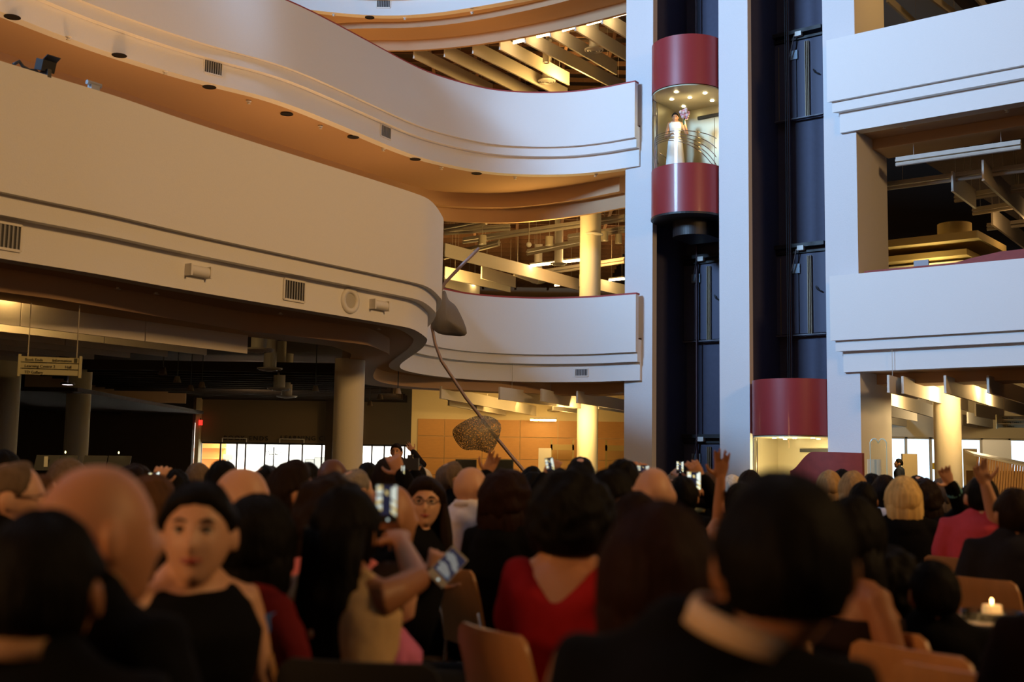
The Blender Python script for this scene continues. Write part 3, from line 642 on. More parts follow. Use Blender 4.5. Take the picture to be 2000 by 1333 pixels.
# signs above the doors: thin light frames and lettering
def text(s, size, loc, m, parent=None, name='lettering', rz=0, ex=.01, align='LEFT', sp=1.0):
    c = bpy.data.curves.new(name, 'FONT'); c.body = s; c.size = size; c.extrude = ex; c.align_x = align
    c.materials.append(m); c.space_character = sp
    tmp = bpy.data.objects.new(name, c); COL.objects.link(tmp); dg = bpy.context.evaluated_depsgraph_get(); me = bpy.data.meshes.new_from_object(tmp.evaluated_get(dg), depsgraph=dg); bpy.data.objects.remove(tmp)
    o = bpy.data.objects.new(name, me); COL.objects.link(o); o.rotation_euler = (math.pi / 2, 0, rz); o.location = loc
    if parent: o.parent = parent
    return o
LET = mat('letter_black', (.012, .01, .008), .6)
for s, px, lb in (('BOOK ENDS', 437, 'dark wall lettering reading BOOK ENDS above the shop door'), ('LEARNING CENTRE', 548, 'dark wall lettering reading LEARNING CENTRE above the right door')):
    t = empty('wall_lettering', (X(px, YS), YS - .17, Zp(px, 860, YS)), label=lb, category='lettering')
    o = text(s, .225, (0, 0, 0), LET, t, sp=1.35 if px < 500 else 1.22)
for px, lb in ((459, 'left'), (571, 'right')):
    t = empty('door_transom', (X(px, YS), YS - .22, 2.12), label='slim bright door frame head under the wall lettering, %s one' % lb, category='door frame')
    WF = mat('bright_frame', (.8, .78, .7), .4)
    ob('top_bar', MB().box((0, 0, .14), (.86, .05, .025)), WF, t); ob('side_bar', MB().box((-.43, 0, .07), (.025, .05, .14)), WF, t); ob('side_bar', MB().box((.43, 0, .07), (.025, .05, .14)), WF, t)
# lit room behind the shop window
rm = MB(); xa, xb = X(392, YS) - 1.0, X(814, YS) + .4
rm.box(((xa + xb) / 2, 47.5, 1.4), (xb - xa, .1, 2.8)); rm.box(((xa + xb) / 2, 44.9, 2.85), (xb - xa, 5.3, .1)); rm.box((xa, 44.9, 1.4), (.1, 5.3, 2.8)); rm.box((xb, 44.9, 1.4), (.1, 5.3, 2.8)); rm.box(((xa + xb) / 2, 44.9, .02), (xb - xa, 5.3, .04))
struct('wall_shop_room', rm, mat('shop_white', (.85, .85, .85), .8))
area('shop_ceiling_light', ((xa + xb) / 2 + .3, 45, 2.7), ((xa + xb) / 2 + .3, 45.3, 0), xb - xa - 2.0, 3.5, 2000, (1, .93, .84))
t = empty('display_shelf', (X(411, 44.6), 44.6, 0), label='orange wooden display shelf behind the shop window', category='shelf')
SHO = mat('shelf_orange', (.70, .32, .08), .5)
ob('back_panel', MB().box((0, .15, 1.2), (1.1, .04, 2.4)), SHO, t)
for k in range(5): ob('shelf_board', MB().box((0, 0, .35 + k * .4), (1.1, .3, .03)), SHO, t)
ob('counter', MB().box((0, -.5, .55), (1.1, .35, 1.1)), mat('shop_white', (.85,) * 3), t)
t = empty('coat_rack', (X(534, 43.5), 43.5, 0), label='dark coat rack standing behind the shop window', category='coat rack')
ob('pole', MB().tube([(0, 0, 0), (0, 0, 2.0)], .025, 8), BLACK, t); ob('base', MB().lathe([(0, .03), (.25, .02), (.25, 0), (0, 0)], n=16), BLACK, t)
for k in range(6):
    a = k * math.pi / 3; ob('hook', MB().tube([(0, 0, 1.75), (.2 * math.cos(a), .2 * math.sin(a), 1.7), (.3 * math.cos(a), .3 * math.sin(a), 1.85)], .014, 6), BLACK, t)
for px, py, w_, h_, lb in ((604, 905, .17, .14, 'small black wall screen behind the shop window'), (625, 908, .22, .28, 'tall grey notice board beside the small screen')):
    t = empty('wall_screen', (X(px, 47.2), 47.3, Zp(px, py, 47.2)), label=lb, category='screen'); ob('panel', MB().box((0, 0, 0), (w_ * 2, .05, h_ * 2)), mat('dark_screen', (.1, .1, .1), .4), t); ob('bezel', MB().box((0, .02, 0), (w_ * 2 + .05, .04, h_ * 2 + .05)), BLACK, t)
for px, lb in ((446, 'grey paper stand inside the left shop door'), ):
    t = empty('stand', (X(px, 44), 44, 0), label=lb, category='stand'); ob('post', MB().tube([(0, 0, 0), (0, 0, 1.55)], .03, 8), PIPE, t); ob('tray', MB().box((0, 0, 1.6), (.36, .2, .22)), PIPE, t)
# exit sign
t = empty('exit_sign', (X(391.5, 41.7), 41.5, Zp(392, 826, 41.5)), label='small glowing red exit sign on the jamb left of the shop', category='exit sign')
ob('housing', MB().box((0, 0, 0), (.12, .07, .18)), mat('exit_red', (.8, .05, .03), .5, emit=(1, .03, .02), es=1.8), t); ob('bracket', MB().box((0, .0, .12), (.03, .03, .08)), BLACK, t)
# red small plate / picture frame on dark wall
t = empty('picture_frame', (X(244, 41), 40.98, Zp(244, 800, 41)), label='faint dark square frame on the unlit left wall', category='picture frame')
ob('frame', MB().box((0, 0, .16), (.34, .03, .03)).box((0, 0, -.16), (.34, .03, .03)).box((-.16, 0, 0), (.03, .03, .34)).box((.16, 0, 0), (.03, .03, .34)), mat('frame_brown', (.08, .05, .03)), t); ob('picture', MB().box((0, .01, 0), (.3, .01, .3)), DARKW, t)
# wood panel wall (separate tiles)
YW = 39.5
t = MB().box(((X(813, YW) + 5) / 2 + .0, YW + .15, 2.3), (5 - X(813, YW) + .4, .2, 4.6)); wl = struct('wall_lobby', t, CREAMW)
xj = [X(p, YW) for p in (814, 867, 941, 1015, 1089, 1163, 1237)]; zj = [0, .45, 1.1] + [Zp(900, p, YW) for p in (896, 853, 819)]
zj = sorted(zj)
tile0 = {}
for i in range(len(xj) - 1):
    for k in range(len(zj) - 1):
        w_, h_ = xj[i + 1] - xj[i] - .02, zj[k + 1] - zj[k] - .02; key = (round(w_, 2), round(h_, 2))
        if key not in tile0: tile0[key] = MB().box((0, 0, 0), (w_, .03, h_)).mesh('wood_panel', WOODW)
        link('wood_panel', tile0[key], wl, ((xj[i] + xj[i + 1]) / 2, YW + .03, (zj[k] + zj[k + 1]) / 2))
for (a, b, c, d, lb) in ((890, 931, 900, 930, 'dark wall screen on the wood wall, the left one'), (953, 1003, 900, 928, 'dark wall screen on the wood wall, the right one')):
    t = empty('wall_screen', (X((a + b) / 2, YW), YW - .05, Zp(950, (c + d) / 2, YW)), label=lb, category='screen')
    w_ = X(b, YW) - X(a, YW); ob('panel', MB().box((0, 0, 0), (w_ - .06, .05, .5)), mat('screen_black', (.01, .01, .01), .2), t); ob('bezel', MB().box((0, .01, 0), (w_, .05, .56)), BLACK, t)
# white board pier, glass doors beside bright column
t = empty('standing_display', (X(1064, 37), 37, 0), label='pale free-standing display panel right of the wood wall', category='display panel')
ob('board', MB().box((0, 0, 1.05), (.40, .05, 1.9)), WHITEP, t); ob('foot', MB().box((0, 0, .04), (.5, .4, .08)), PIPE, t)
for px, lb in ((1098, 'left of the bright column'), (1205, 'right of the bright column')):
    t = empty('glass_door', (X(px, 38), 38, 0), label='glass door in a metal frame %s' % lb, category='door')
    DF = mat('door_frame_olive', (.35, .25, .08), .5)
    ob('frame', MB().box((-.35, 0, 1.15), (.06, .08, 2.3)).box((.35, 0, 1.15), (.06, .08, 2.3)).box((0, 0, 2.05), (.76, .08, .18)), DF, t)
    ob('pane', MB().box((0, 0, 1.0), (.64, .01, 2.0)), PANE, t); ob('handle', MB().tube([(.2, -.05, .9), (.2, -.05, 1.5)], .015, 6), CHROME, t)
t = empty('wall_washer', (X(1060, 38.5), 38.5, Zp(1060, 821, 38.5)), label='bright wall washer lamp at the top of the wood wall', category='lamp')
ob('housing', MB().box((0, 0, .05), (.9, .12, .06)), PIPE, t); ob('lamp_tube', MB().tube([(-.42, 0, 0), (.42, 0, 0)], .03, 8), mat('tube_lobby', (1, .9, .6), .5, emit=(1, .62, .18), es=60), t)
LW = (1, .60, .18)
area('lobby_lamp', (-1.5, 37.2, 3.55), (-1.8, 40, .5), 4, .8, 48, LW)
area('lobby_lamp_right', (1.9, 33.1, 3.0), (2.2, 34.8, 2.0), .8, .15, 75, (1, .66, .24))
point('lobby_point_right', (2.75, 31.5, 3.55), 110, (1, .62, .20), .06)
point('lobby_point', (1.6, 36.6, 3.0), 90, LW, .3)
point('lobby_point_front', (1.3, 33.6, 3.2), 170, LW, .3)
point('middle_gallery_lamp', (1.0, 34.0, 7.7), 300, LW, .4)
point('middle_gallery_lamp_b', (-1.6, 41.5, 7.9), 220, LW, .4)
point('middle_gallery_lamp_c', (3.0, 41, 8.6), 120, (1, .5, .15), .4)
point('upper_gallery_lamp', (1.8, 37.5, 14.0), 260, LW, .4)
point('upper_gallery_lamp_b', (-2.5, 41, 13.4), 90, (1, .5, .15), .4)
point('top_right_lamp', WL(8.2, 1.2, 13.2), 90, (1, .55, .16), .3)
point('right_gallery_lamp', WL(7.5, 7.5, 8.2), 30, (1, .6, .25), .3)
# lit baffle bay under the left gallery
area('left_bay_lamp', (-6.15, 15.10, 3.60), (-6.6, 15.8, 3.25), 2.2, .06, 120, (1, .60, .20))
t = empty('recessed_lamp', PZ(132, 752, 3.0), label='single bright recessed lamp glowing in the dark left ceiling', category='lamp')
ob('lens', MB().lathe([(0, -.01), (.11, 0), (.11, .02)], n=16), mat('cool_lens', (1, 1, 1), .5, emit=(1, .75, .8), es=5), t); ob('trim_ring', MB().lathe([(.11, 0), (.15, 0), (.15, .04)], n=16), BLACK, t); ob('stem', MB().tube([(0, 0, .02), (0, 0, 1.5)], .02, 8), BLACK, t)
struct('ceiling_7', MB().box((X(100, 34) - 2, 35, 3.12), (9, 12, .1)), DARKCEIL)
# dark cross ceiling strips over the shop lobby
mb = MB()
for k in range(16): mb.box((-8.2, 29 + k * .85, 3.75), (9.0, .05, .25))
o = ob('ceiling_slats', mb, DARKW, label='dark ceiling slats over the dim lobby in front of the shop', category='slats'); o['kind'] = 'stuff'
for i, (x, y) in enumerate([(616, 765), (318, 732), (346, 748), (372, 764), (394, 758), (742, 781), (722, 793), (777, 770)]):
    p = PZ(x, y, 3.1); t = empty('track_spotlight', p, label='small pale spotlight in the dark ground-floor ceiling, %s of eight' % ['first', 'second', 'third', 'fourth', 'fifth', 'sixth', 'seventh', 'eighth'][i], category='spotlight', group='small spotlights in the dark ceiling')
    ob('head', MB().lathe([(.09, 0), (.05, .14), (0, .14)], n=12), mat('spot_tan', (.30, .22, .14), .7), t, smooth=True); ob('stem', MB().tube([(0, 0, .1), (0, 0, 1.4)], .012, 6), BLACK, t)
point('shop_lobby_lamp', (-8, 36, 3.2), 34, (1, .72, .4), .3)  # added fill that lightens the shop wall
point('shop_lobby_lamp_b', (-3.5, 35, 3.0), 8, (1, .6, .3), .3)

# ================================================================== ground floor, right: glazed entrance
YR = 44
window(3, [X(p, YR) for p in (1680, 1735, 1770, 1818, 1918, 1972, 2060, 2130)], YR, 0, 2.75, .09, mat('frame_cream', (.70, .62, .45), .5))
struct('wall_entrance', MB().box((X(1900, YR) , YR, 5.6), (X(2130, YR) - X(1680, YR), .3, 5.7)), CREAMW)
struct('wall_entrance_grey', MB().box((X(1945, 41), 41, 1.9), (1.0, .25, 1.4)), PILLAR)
t = ob('yellow_sticker', lathe_y([(0, 0), (.13, 0), (.13, .01), (0, .01)], 20), mat('sticker_yellow', (.9, .55, .02), .5), label='round yellow warning sticker on the entrance glass', category='sticker'); t.location = (X(1824, 43.98), 43.98, Zp(1824, 911, 43.9))
for px, a, b, y, z, lb, m in ((1776, 1762, 1791, 33, 0, 'beige free-standing panel by the entrance', CREAMW), (1895, 1883, 1908, 36, 0, 'cream pier right of the bright column', CREAMW)):
    w_ = X(b, y) - X(a, y); h_ = Zp(px, 887 if px < 1800 else 877, y)
    t = empty('standing_display', (X(px, y), y, 0), label=lb, category='display panel'); ob('board', MB().box((0, 0, h_ / 2), (w_, .12, h_)), m, t); ob('foot', MB().box((0, 0, .03), (w_ + .1, .4, .06)), PIPE, t)
# slatted desk
t = empty('slatted_desk', (X(1965, 34), 34, 0), .0, label='information desk clad in slanting wooden slats with a pale sloping top', category='desk')
z0 = Zp(1920, 893, 34); z1 = Zp(2000, 905, 34) - .1
ob('body', MB().box((0, .3, .75), (1.9, .5, 1.5)), mat('desk_dark', (.12, .06, .02), .6), t)
for k in range(24):
    x = -.9 + k * .079; zt = 1.95 - (x + .9) * .22
    ob('slat', MB().box((x, .0, zt / 2), (.055, .04, zt), Matrix.Rotation(.10, 3, 'Y')), mat('desk_slat', (.66, .38, .16), .5, var=.2, scale=3), t)
ob('top', MB().add([(-.95, -.05, 1.98), (.95, -.05, 1.60), (.95, .6, 1.75), (-.95, .6, 2.1), (-.95, -.05, 1.92), (.95, -.05, 1.54), (.95, .6, 1.69), (-.95, .6, 2.04)], [(0, 1, 2, 3), (7, 6, 5, 4), (0, 4, 5, 1), (1, 5, 6, 2), (2, 6, 7, 3), (3, 7, 4, 0)]), WHITEP, t)
# glass art panel by the right pillar
t = empty('glass_art_panel', (X(1716, 25.6), 25.6, 0), label='wavy glass panel with curled top beside the right pillar', category='glass panel')
pts = [(-.18 + .36 * k / 12, 2.02 + .10 * abs(math.sin(k / 12 * 2 * math.pi))) for k in range(13)]
g = MB(); v = []
for x, zt in pts: v += [(x, .03 * math.sin(x * 30), 0), (x, .03 * math.sin(x * 30), zt)]
g.add(v, [(2 * i, 2 * i + 2, 2 * i + 3, 2 * i + 1) for i in range(12)]); ob('pane', g, PANE, t, smooth=True)
ob('edge', MB().tube([(-.18, 0, 0), (-.18, 0, 2.02)], .008, 6).tube([(.18, 0, 0), (.18, 0, 2.02)], .008, 6).tube([(x, .03 * math.sin(x * 30), z) for x, z in pts], .012, 6), mat('glass_edge', (.55, .75, .65), .2), t)
ob('base', MB().box((0, 0, .02), (.5, .3, .04)), CHROME, t); ob('backing_board', MB().box((-.02, .25, .85), (.30, .02, 1.65)), CREAMW, t)
# red curved counter in front of the ground-floor elevator
sA, sB = PW(1543, 905, -1.6)[0], PW(1684, 905, -1.6)[0]
t = empty('red_counter', WL(sA, -1.6, 0), WROT, label='curved red laminate counter screen in front of the right elevator', category='counter')
N_ = 24; A = []
for k in range(N_ + 1):
    q = k / N_; s = (sB - sA) * q; y = .25 * (q - .5) ** 2 * 4 - .25; c_ = min(max((q - .0) / .40, 0), 1); zt = 1.40 + .42 * c_ * c_ * (3 - 2 * c_) - .03 * q
    A.append((s, y, zt))
v = []
for s, y, zt in A: v += [(s, y, 0), (s, y, zt), (s, y + .12, zt), (s, y + .12, 0)]
f = []
for i in range(N_):
    for k in range(4): f.append((4 * i + k, 4 * i + (k + 1) % 4, 4 * i + 4 + (k + 1) % 4, 4 * i + 4 + k))
f += [(0, 1, 2, 3), (4 * N_ + 3, 4 * N_ + 2, 4 * N_ + 1, 4 * N_)]
ob('screen', MB().add(v, f), REDTOP, t, autosm=30); ob('plinth', MB().box(((sB - sA) / 2, .0, .05), (sB - sA - .1, .5, .1)), BLACK, t)
point('entrance_lamp', PZ(1800, 800, 3.0) + Vector((.5, .8, .3)), 230, (1, .66, .28), .2)
point('entrance_lamp_b', PZ(1895, 790, 3.0) + Vector((.3, .9, .3)), 260, (1, .66, .28), .2)
point('entrance_lamp_c', PZ(1965, 785, 3.0) + Vector((1.2, 3.5, .3)), 90, (1, .66, .28), .2)
# canopy signs
def hanging_sign(px0, px1, py0, py1, y, label, lines, rz, ztop, right=()):
    a = PY(px0, (py0 + py1) / 2, y); w_ = (PY(px1, (py0 + py1) / 2, y).x - a.x) / math.cos(rz); h_ = (py1 - py0) / F * y
    t = empty('directional_sign', (a.x, y, PY(px0, py1, y).z), rz, label=label, category='sign', group='hanging direction signs')
    sm = mat('sign_olive', (.50, .47, .26), .5); L = mat('sign_ink', (.06, .06, .03), .6)
    n = len(lines); rh = h_ / n
    for k in range(n): ob('strip', MB().box((w_ / 2, 0, rh * (k + .5)), (w_, .04, rh - .012)), sm, t)
    ob('end_cap', MB().box((0, 0, h_ / 2), (.03, .06, h_ + .04)), sm, t); ob('end_cap', MB().box((w_, 0, h_ / 2), (.03, .06, h_ + .04)), sm, t)
    for k, s in enumerate(lines): text(s, rh * .62, (w_ * .09, -.025, h_ - rh * (k + .78)), L, t, ex=.002)
    for k, s in enumerate(right): text(s, rh * .62, (w_ * .86, -.025, h_ - rh * (k + .78)), L, t, ex=.002, align='RIGHT')
    ob('symbol', MB().box((w_ * .92, -.022, h_ - rh * .5), (rh * .5, .004, rh * .7)), L, t)
    for q in (.13, .93): ob('rod', MB().tube([(w_ * q, 0, h_), (w_ * q, 0, ztop - t.location.z)], .007, 6), mat('sign_rod', (.45, .40, .30), .5), t)
hanging_sign(38, 147, 695, 732, 15.0, 'olive hanging direction sign with three text strips at the left', ['Book Ends', 'Learning Centre 2', 'TD Gallery'], .25, 3.85, ['Information', 'Hall'])
hanging_sign(1947, 2060, 812, 836, 27.0, 'olive hanging direction sign with three text strips at the right edge', ['Book Ends', 'Learning Centre 2', 'TD Gallery'], 0, 3.9)

# ================================================================== hanging sculpture: bent pole with two woven metal leaves
t = empty('leaf_sculpture', (PY(930, 800, 24).x, 24, 0), label='tall bent metal stem with two woven grey leaves in front of the far parapet', category='sculpture')
ox = t.location.x
pp = [PY(x, y, 24) for x, y in [(936, 485), (905, 515), (869, 553), (850, 590), (844, 640), (850, 672), (862, 705), (885, 740), (910, 778), (932, 806), (965, 850), (1000, 893), (1030, 928), (1100, 1010), (1180, 1110)]]
pp = [p for p in pp if p.z > 0.02] + [Vector((PY(1180, 1100, 24).x, 24, 0.0))]
pts = [tuple(p - Vector((ox, 24, 0))) for p in pp]
ob('stem', MB().tube(pts, .034, 8), mat('sculpture_stem', (.33, .24, .22), .45, metal=.4), t, smooth=True)
def leaf(outline, mid, m, y0):
    # domed closed leaf with thickness
    Q_ = [np.array(q, float) for q in outline]; m_ = len(Q_); outline = []
    for i in range(m_):
        a, b, c, d = Q_[i - 1], Q_[i], Q_[(i + 1) % m_], Q_[(i + 2) % m_]
        for tt in (0, .25, .5, .75): outline.append(tuple(.5 * ((2 * b) + (c - a) * tt + (2 * a - 5 * b + 4 * c - d) * tt ** 2 + (3 * b - a - 3 * c + d) * tt ** 3)))
    n = len(outline); P = [PY(x, y, y0) - Vector((ox, 24, 0)) for x, y in outline]; c = PY(*mid, y0) - Vector((ox, 24, 0)); mb = MB(); v = []; rings = 5
    for sgn, off in ((1, 0), (-1, .03)):
        for r in range(rings):
            q = 1 - r / rings
            for p in P:
                b = c + (p - c) * q; v.append((b.x, b.y - .22 * (1 - q * q) + .06 * math.sin(b.x * 9) * q + off, b.z))
        v.append((c.x, c.y - .22 + off, c.z))
    f = []; half = rings * n + 1
    for h in (0, 1):
        o = h * half
        for r in range(rings - 1):
            for k in range(n):
                f.append((o + r * n + k, o + r * n + (k + 1) % n, o + (r + 1) * n + (k + 1) % n, o + (r + 1) * n + k))
        for k in range(n): f.append((o + (rings - 1) * n + k, o + (rings - 1) * n + (k + 1) % n, o + rings * n))
    for k in range(n): f.append((k, (k + 1) % n, half + (k + 1) % n, half + k))
    mb.add(v, f); return mb
def mesh_mat(name, col, fac):
    m = bpy.data.materials.new(name); m.use_nodes = True; nt = m.node_tree; b = nt.nodes['Principled BSDF']; b.inputs['Base Color'].default_value = (*col, 1); b.inputs['Roughness'].default_value = .5; b.inputs['Metallic'].default_value = .3
    tc = nt.nodes.new('ShaderNodeTexCoord'); n = nt.nodes.new('ShaderNodeTexNoise'); n.inputs['Scale'].default_value = 60; nt.links.new(tc.outputs['Object'], n.inputs['Vector'])
    cr = nt.nodes.new('ShaderNodeMath'); cr.operation = 'GREATER_THAN'; cr.inputs[1].default_value = 1 - fac; nt.links.new(n.outputs[0], cr.inputs[0]); nt.links.new(cr.outputs[0], b.inputs['Alpha']); return m
ob('leaf', leaf([(868, 568), (876, 585), (893, 602), (912, 652), (880, 655), (850, 648), (838, 615), (848, 585)], (872, 625), None, 24), mat('woven_grey', (.20, .18, .16), .6, bump=.5, scale=80), t, smooth=True)
ob('leaf', leaf([(888, 835), (930, 813), (960, 815), (978, 830), (974, 858), (958, 885), (935, 880), (905, 878), (886, 855)], (932, 845), None, 24), mesh_mat('woven_mesh', (.33, .29, .20), .52), t, smooth=True)

# music stands in the dark left corner
for i, (px, lb) in enumerate([(92, 'white card on it'), (113, 'a yellow clip light'), (157, 'tall tilted desk'), (192, 'two tiny clip lights')]):
    t = empty('music_stand', (X(px, 17), 17 + i * .3, 0), 0, label='dark music stand in the unlit left corner with %s' % lb, category='music stand', group='music stands at the left')
    h = PY(px, 905, 17).z
    ob('post', MB().tube([(0, 0, 0), (0, 0, h)], .012, 6), BLACK, t); ob('desk', MB().box((0, 0, h), (.34, .02, .24), Matrix.Rotation(-.4, 3, 'X')), BLACK, t)
    for k in range(3): ob('foot', MB().tube([(0, 0, .15), (.25 * math.cos(k * 2.1), .25 * math.sin(k * 2.1), 0)], .01, 5), BLACK, t)
    if i == 0: ob('card', MB().box((0, -.04, h + .02), (.055, .005, .15)), mat('card_grey', (.6, .6, .5)), t)
    if i in (1, 3): ob('clip_light', MB().ball((.0, -.03, h + .16), (.012, .012, .02), 8), mat('clip_glow', (1, 1, .6), .5, emit=(1, .85, .3), es=4), t)
point('entrance_fill', (15.5, 38, 3.4), 260, (1, .74, .40), .2)  # fill added to brighten the beige entrance panels
point('entrance_lamp_e', (11.6, 28.3, 3.5), 60, (1, .62, .22), .06)

# ================================================================== people
from mathutils import noise as mnoise
def evalmesh(mb, voxel, smooth=2, dec=0.3, name='body'):
    me = mb.mesh(name, [], recalc=False); o = bpy.data.objects.new('tmp', me); COL.objects.link(o)
    r = o.modifiers.new('r', 'REMESH'); r.mode = 'VOXEL'; r.voxel_size = voxel; r.use_smooth_shade = True
    if smooth: s = o.modifiers.new('s', 'SMOOTH'); s.factor = .5; s.iterations = smooth
    if dec < 1: d = o.modifiers.new('d', 'DECIMATE'); d.ratio = dec
    dg = bpy.context.evaluated_depsgraph_get(); ev = o.evaluated_get(dg)
    out = bpy.data.meshes.new_from_object(ev, depsgraph=dg); out.name = name
    bpy.data.objects.remove(o); bpy.data.meshes.remove(me)
    out.polygons.foreach_set('use_smooth', [True] * len(out.polygons)); return out
def loft(mb, secs, n=20, flip=False):
    # secs: (cx,cy,z,rx,ry)
    v = []; f = []
    for (cx, cy, z, rx, ry) in secs:
        for k in range(n):
            t = 2 * math.pi * k / n; c, s = math.cos(t), math.sin(t)
            v.append((cx + rx * math.copysign(abs(c) ** .85, c), cy + ry * math.copysign(abs(s) ** .85, s), z))
    for i in range(len(secs) - 1):
        for k in range(n): f.append((i * n + k, i * n + (k + 1) % n, (i + 1) * n + (k + 1) % n, (i + 1) * n + k))
    f.append(tuple(reversed(range(n)))); f.append(tuple(range((len(secs) - 1) * n, len(secs) * n))); return mb.add(v, f)
def limb(mb, pts, rs, n=12):
    mb.tube(pts, rs, n); mb.ball(pts[0], rs[0], n); mb.ball(pts[-1], rs[-1], n)
def hand(mb, w, d, nrm, side, curl=.25, spread=.12):
    w = Vector(w); d = Vector(d).normalized(); nrm = Vector(nrm); nrm = (nrm - d * nrm.dot(d)).normalized(); a = d.cross(nrm) * side
    # palm: flattened box-like loft
    v = []; f = []; n = 10
    for (t, ra, rb) in ((-.01, .024, .018), (.02, .032, .017), (.05, .040, .015), (.085, .041, .012)):
        for k in range(n):
            q = 2 * math.pi * k / n; v.append(w + d * t + a * math.cos(q) * ra + nrm * math.sin(q) * rb)
    for i in range(3):
        for k in range(n): f.append((i * n + k, i * n + (k + 1) % n, (i + 1) * n + (k + 1) % n, (i + 1) * n + k))
    f += [tuple(reversed(range(n))), tuple(range(3 * n, 4 * n))]; mb.add(v, f)
    for i, (off, L) in enumerate(((-.031, .062), (-.011, .078), (.011, .084), (.031, .074))):
        p = w + d * .08 + a * off; pts = [p - d * .02, p]; ang = 0
        for q in (.45, .32, .23):
            ang += curl * (1 + .15 * (3 - i)); dd = (d * math.cos(ang) + nrm * math.sin(ang) + a * off / .031 * spread).normalized(); p = p + dd * L * q; pts.append(p)
        limb(mb, pts, [.0092, .009, .0085, .0078, .0065], 8)
    p = w + d * .018 + a * .026; pts = [p]
    for q, L in ((.9, .038), (.55, .030), (.25, .024)):
        dd = (d * (1 - q * .55) + a * q + nrm * .25 * (1 + curl)).normalized(); p = p + dd * L; pts.append(p)
    limb(mb, pts, [.014, .0115, .0095, .008], 8)
def ik(S, W, hint, a=.285, b=.255):
    S, W, hint = Vector(S), Vector(W), Vector(hint); D = W - S; L = D.length
    if L > (a + b) * .995: W = S + D * ((a + b) * .995 / L); D = W - S; L = D.length
    x = (a * a - b * b + L * L) / (2 * L); h = math.sqrt(max(a * a - x * x, 0)); u = D / L; p = (hint - u * hint.dot(u)).normalized()
    return S + u * x + p * h, W
def sph(n1, n2):
    v = []; f = []
    for i in range(n2 + 1):
        ph = math.pi * i / n2
        for k in range(n1): t = 2 * math.pi * k / n1; v.append((math.sin(ph) * math.sin(t), math.sin(ph) * math.cos(t), math.cos(ph)))
    for i in range(n2):
        for k in range(n1): f.append((i * n1 + k, i * n1 + (k + 1) % n1, (i + 1) * n1 + (k + 1) % n1, (i + 1) * n1 + k))
    return np.array(v), f
def headshape(n):
    nx, ny, nz = n.T
    pw = lambda q, e: np.sign(q) * np.abs(q) ** e
    r = np.sqrt(np.clip(1 - nz * nz, 0, 1)); rr = r ** .86 / np.maximum(r, 1e-6)
    x = nx * rr * .0765; y = ny * rr * .0965; z = pw(nz, 1.0) * .116
    t = np.clip(-nz, 0, 1); x = x * (1 + .05 * np.exp(-((nz - .25) / .35) ** 2)) * (1 - .30 * t ** 1.8); b = np.clip((-nz - .12) / .88, 0, 1)
    y = np.where(ny < 0, y * (1 - .42 * b) * (1 + .06 * np.exp(-((nz - .2) / .4) ** 2)), y * (1 - .05 * np.clip(nz, 0, 1))); y = y + .036 * t ** 2.2
    fr = np.clip(ny * 3, 0, 1); ax = np.abs(x)
    g = lambda cx, cz, sx, sz: np.exp(-((ax - cx) / sx) ** 2 - ((z - cz) / sz) ** 2)
    y = y + fr * (.024 * g(0, -.026, .012, .018) + .010 * g(0, .002, .008, .024) - .011 * g(.031, .012, .015, .011) + .004 * g(.02, .034, .035, .008) + .006 * g(0, -.060, .020, .008)
                  - .004 * g(0, -.073, .02, .006) + .007 * g(0, -.098, .02, .014) + .006 * g(.044, -.030, .020, .022))
    return np.stack([x, y, z], 1)
HZ = 1.168
def head_rot(yaw, pitch): return Matrix.Rotation(yaw, 3, 'Z') @ Matrix.Rotation(pitch, 3, 'X')
SECM = [(0, 0, .46, .165, .115), (0, 0, .55, .172, .12), (0, 0, .66, .155, .108), (0, -.005, .76, .152, .105), (0, 0, .86, .168, .115), (0, 0, .95, .180, .115), (0, -.005, 1.01, .165, .095), (0, -.01, 1.045, .115, .072), (0, -.005, 1.075, .065, .058)]
def wsec(secs, fem):
    if not fem: return secs
    return [(a, b + (.008 if .84 < z < .97 else 0), z, rx * (.80 if .62 < z < .80 else .88), ry * (1.08 if .84 < z < .97 else .92)) for (a, b, z, rx, ry) in secs]
def arms_for(pose, fem, R=None, L=None, RE=None, LE=None):
    k = .90 if fem else 1.0; out = []
    base = {'lap': ((.235, .03, .765), (.10, .24, .665)), 'clap': ((.25, .05, .80), (.05, .26, .98)), 'clasp': ((.25, .06, .80), (.055, .29, .86)), 'down': ((.25, -.02, .74), (.255, .03, .49)), 'phone': ((.24, .14, .86), (.075, .27, 1.10))}
    for s, T, EE in ((1, R, RE), (-1, L, LE)):
        S = (s * .172 * k, -.01, 1.005)
        if T is None:
            e, w_ = base[pose]; E, W_ = Vector((s * e[0] * k, e[1], e[2])), Vector((s * w_[0], w_[1], w_[2]))
        elif EE is not None: E, W_ = Vector(EE), Vector(T)
        else: E, W_ = ik(S, T, (s * .5, .15, -.8))
        out.append((s, Vector(S), E, W_))
    return out
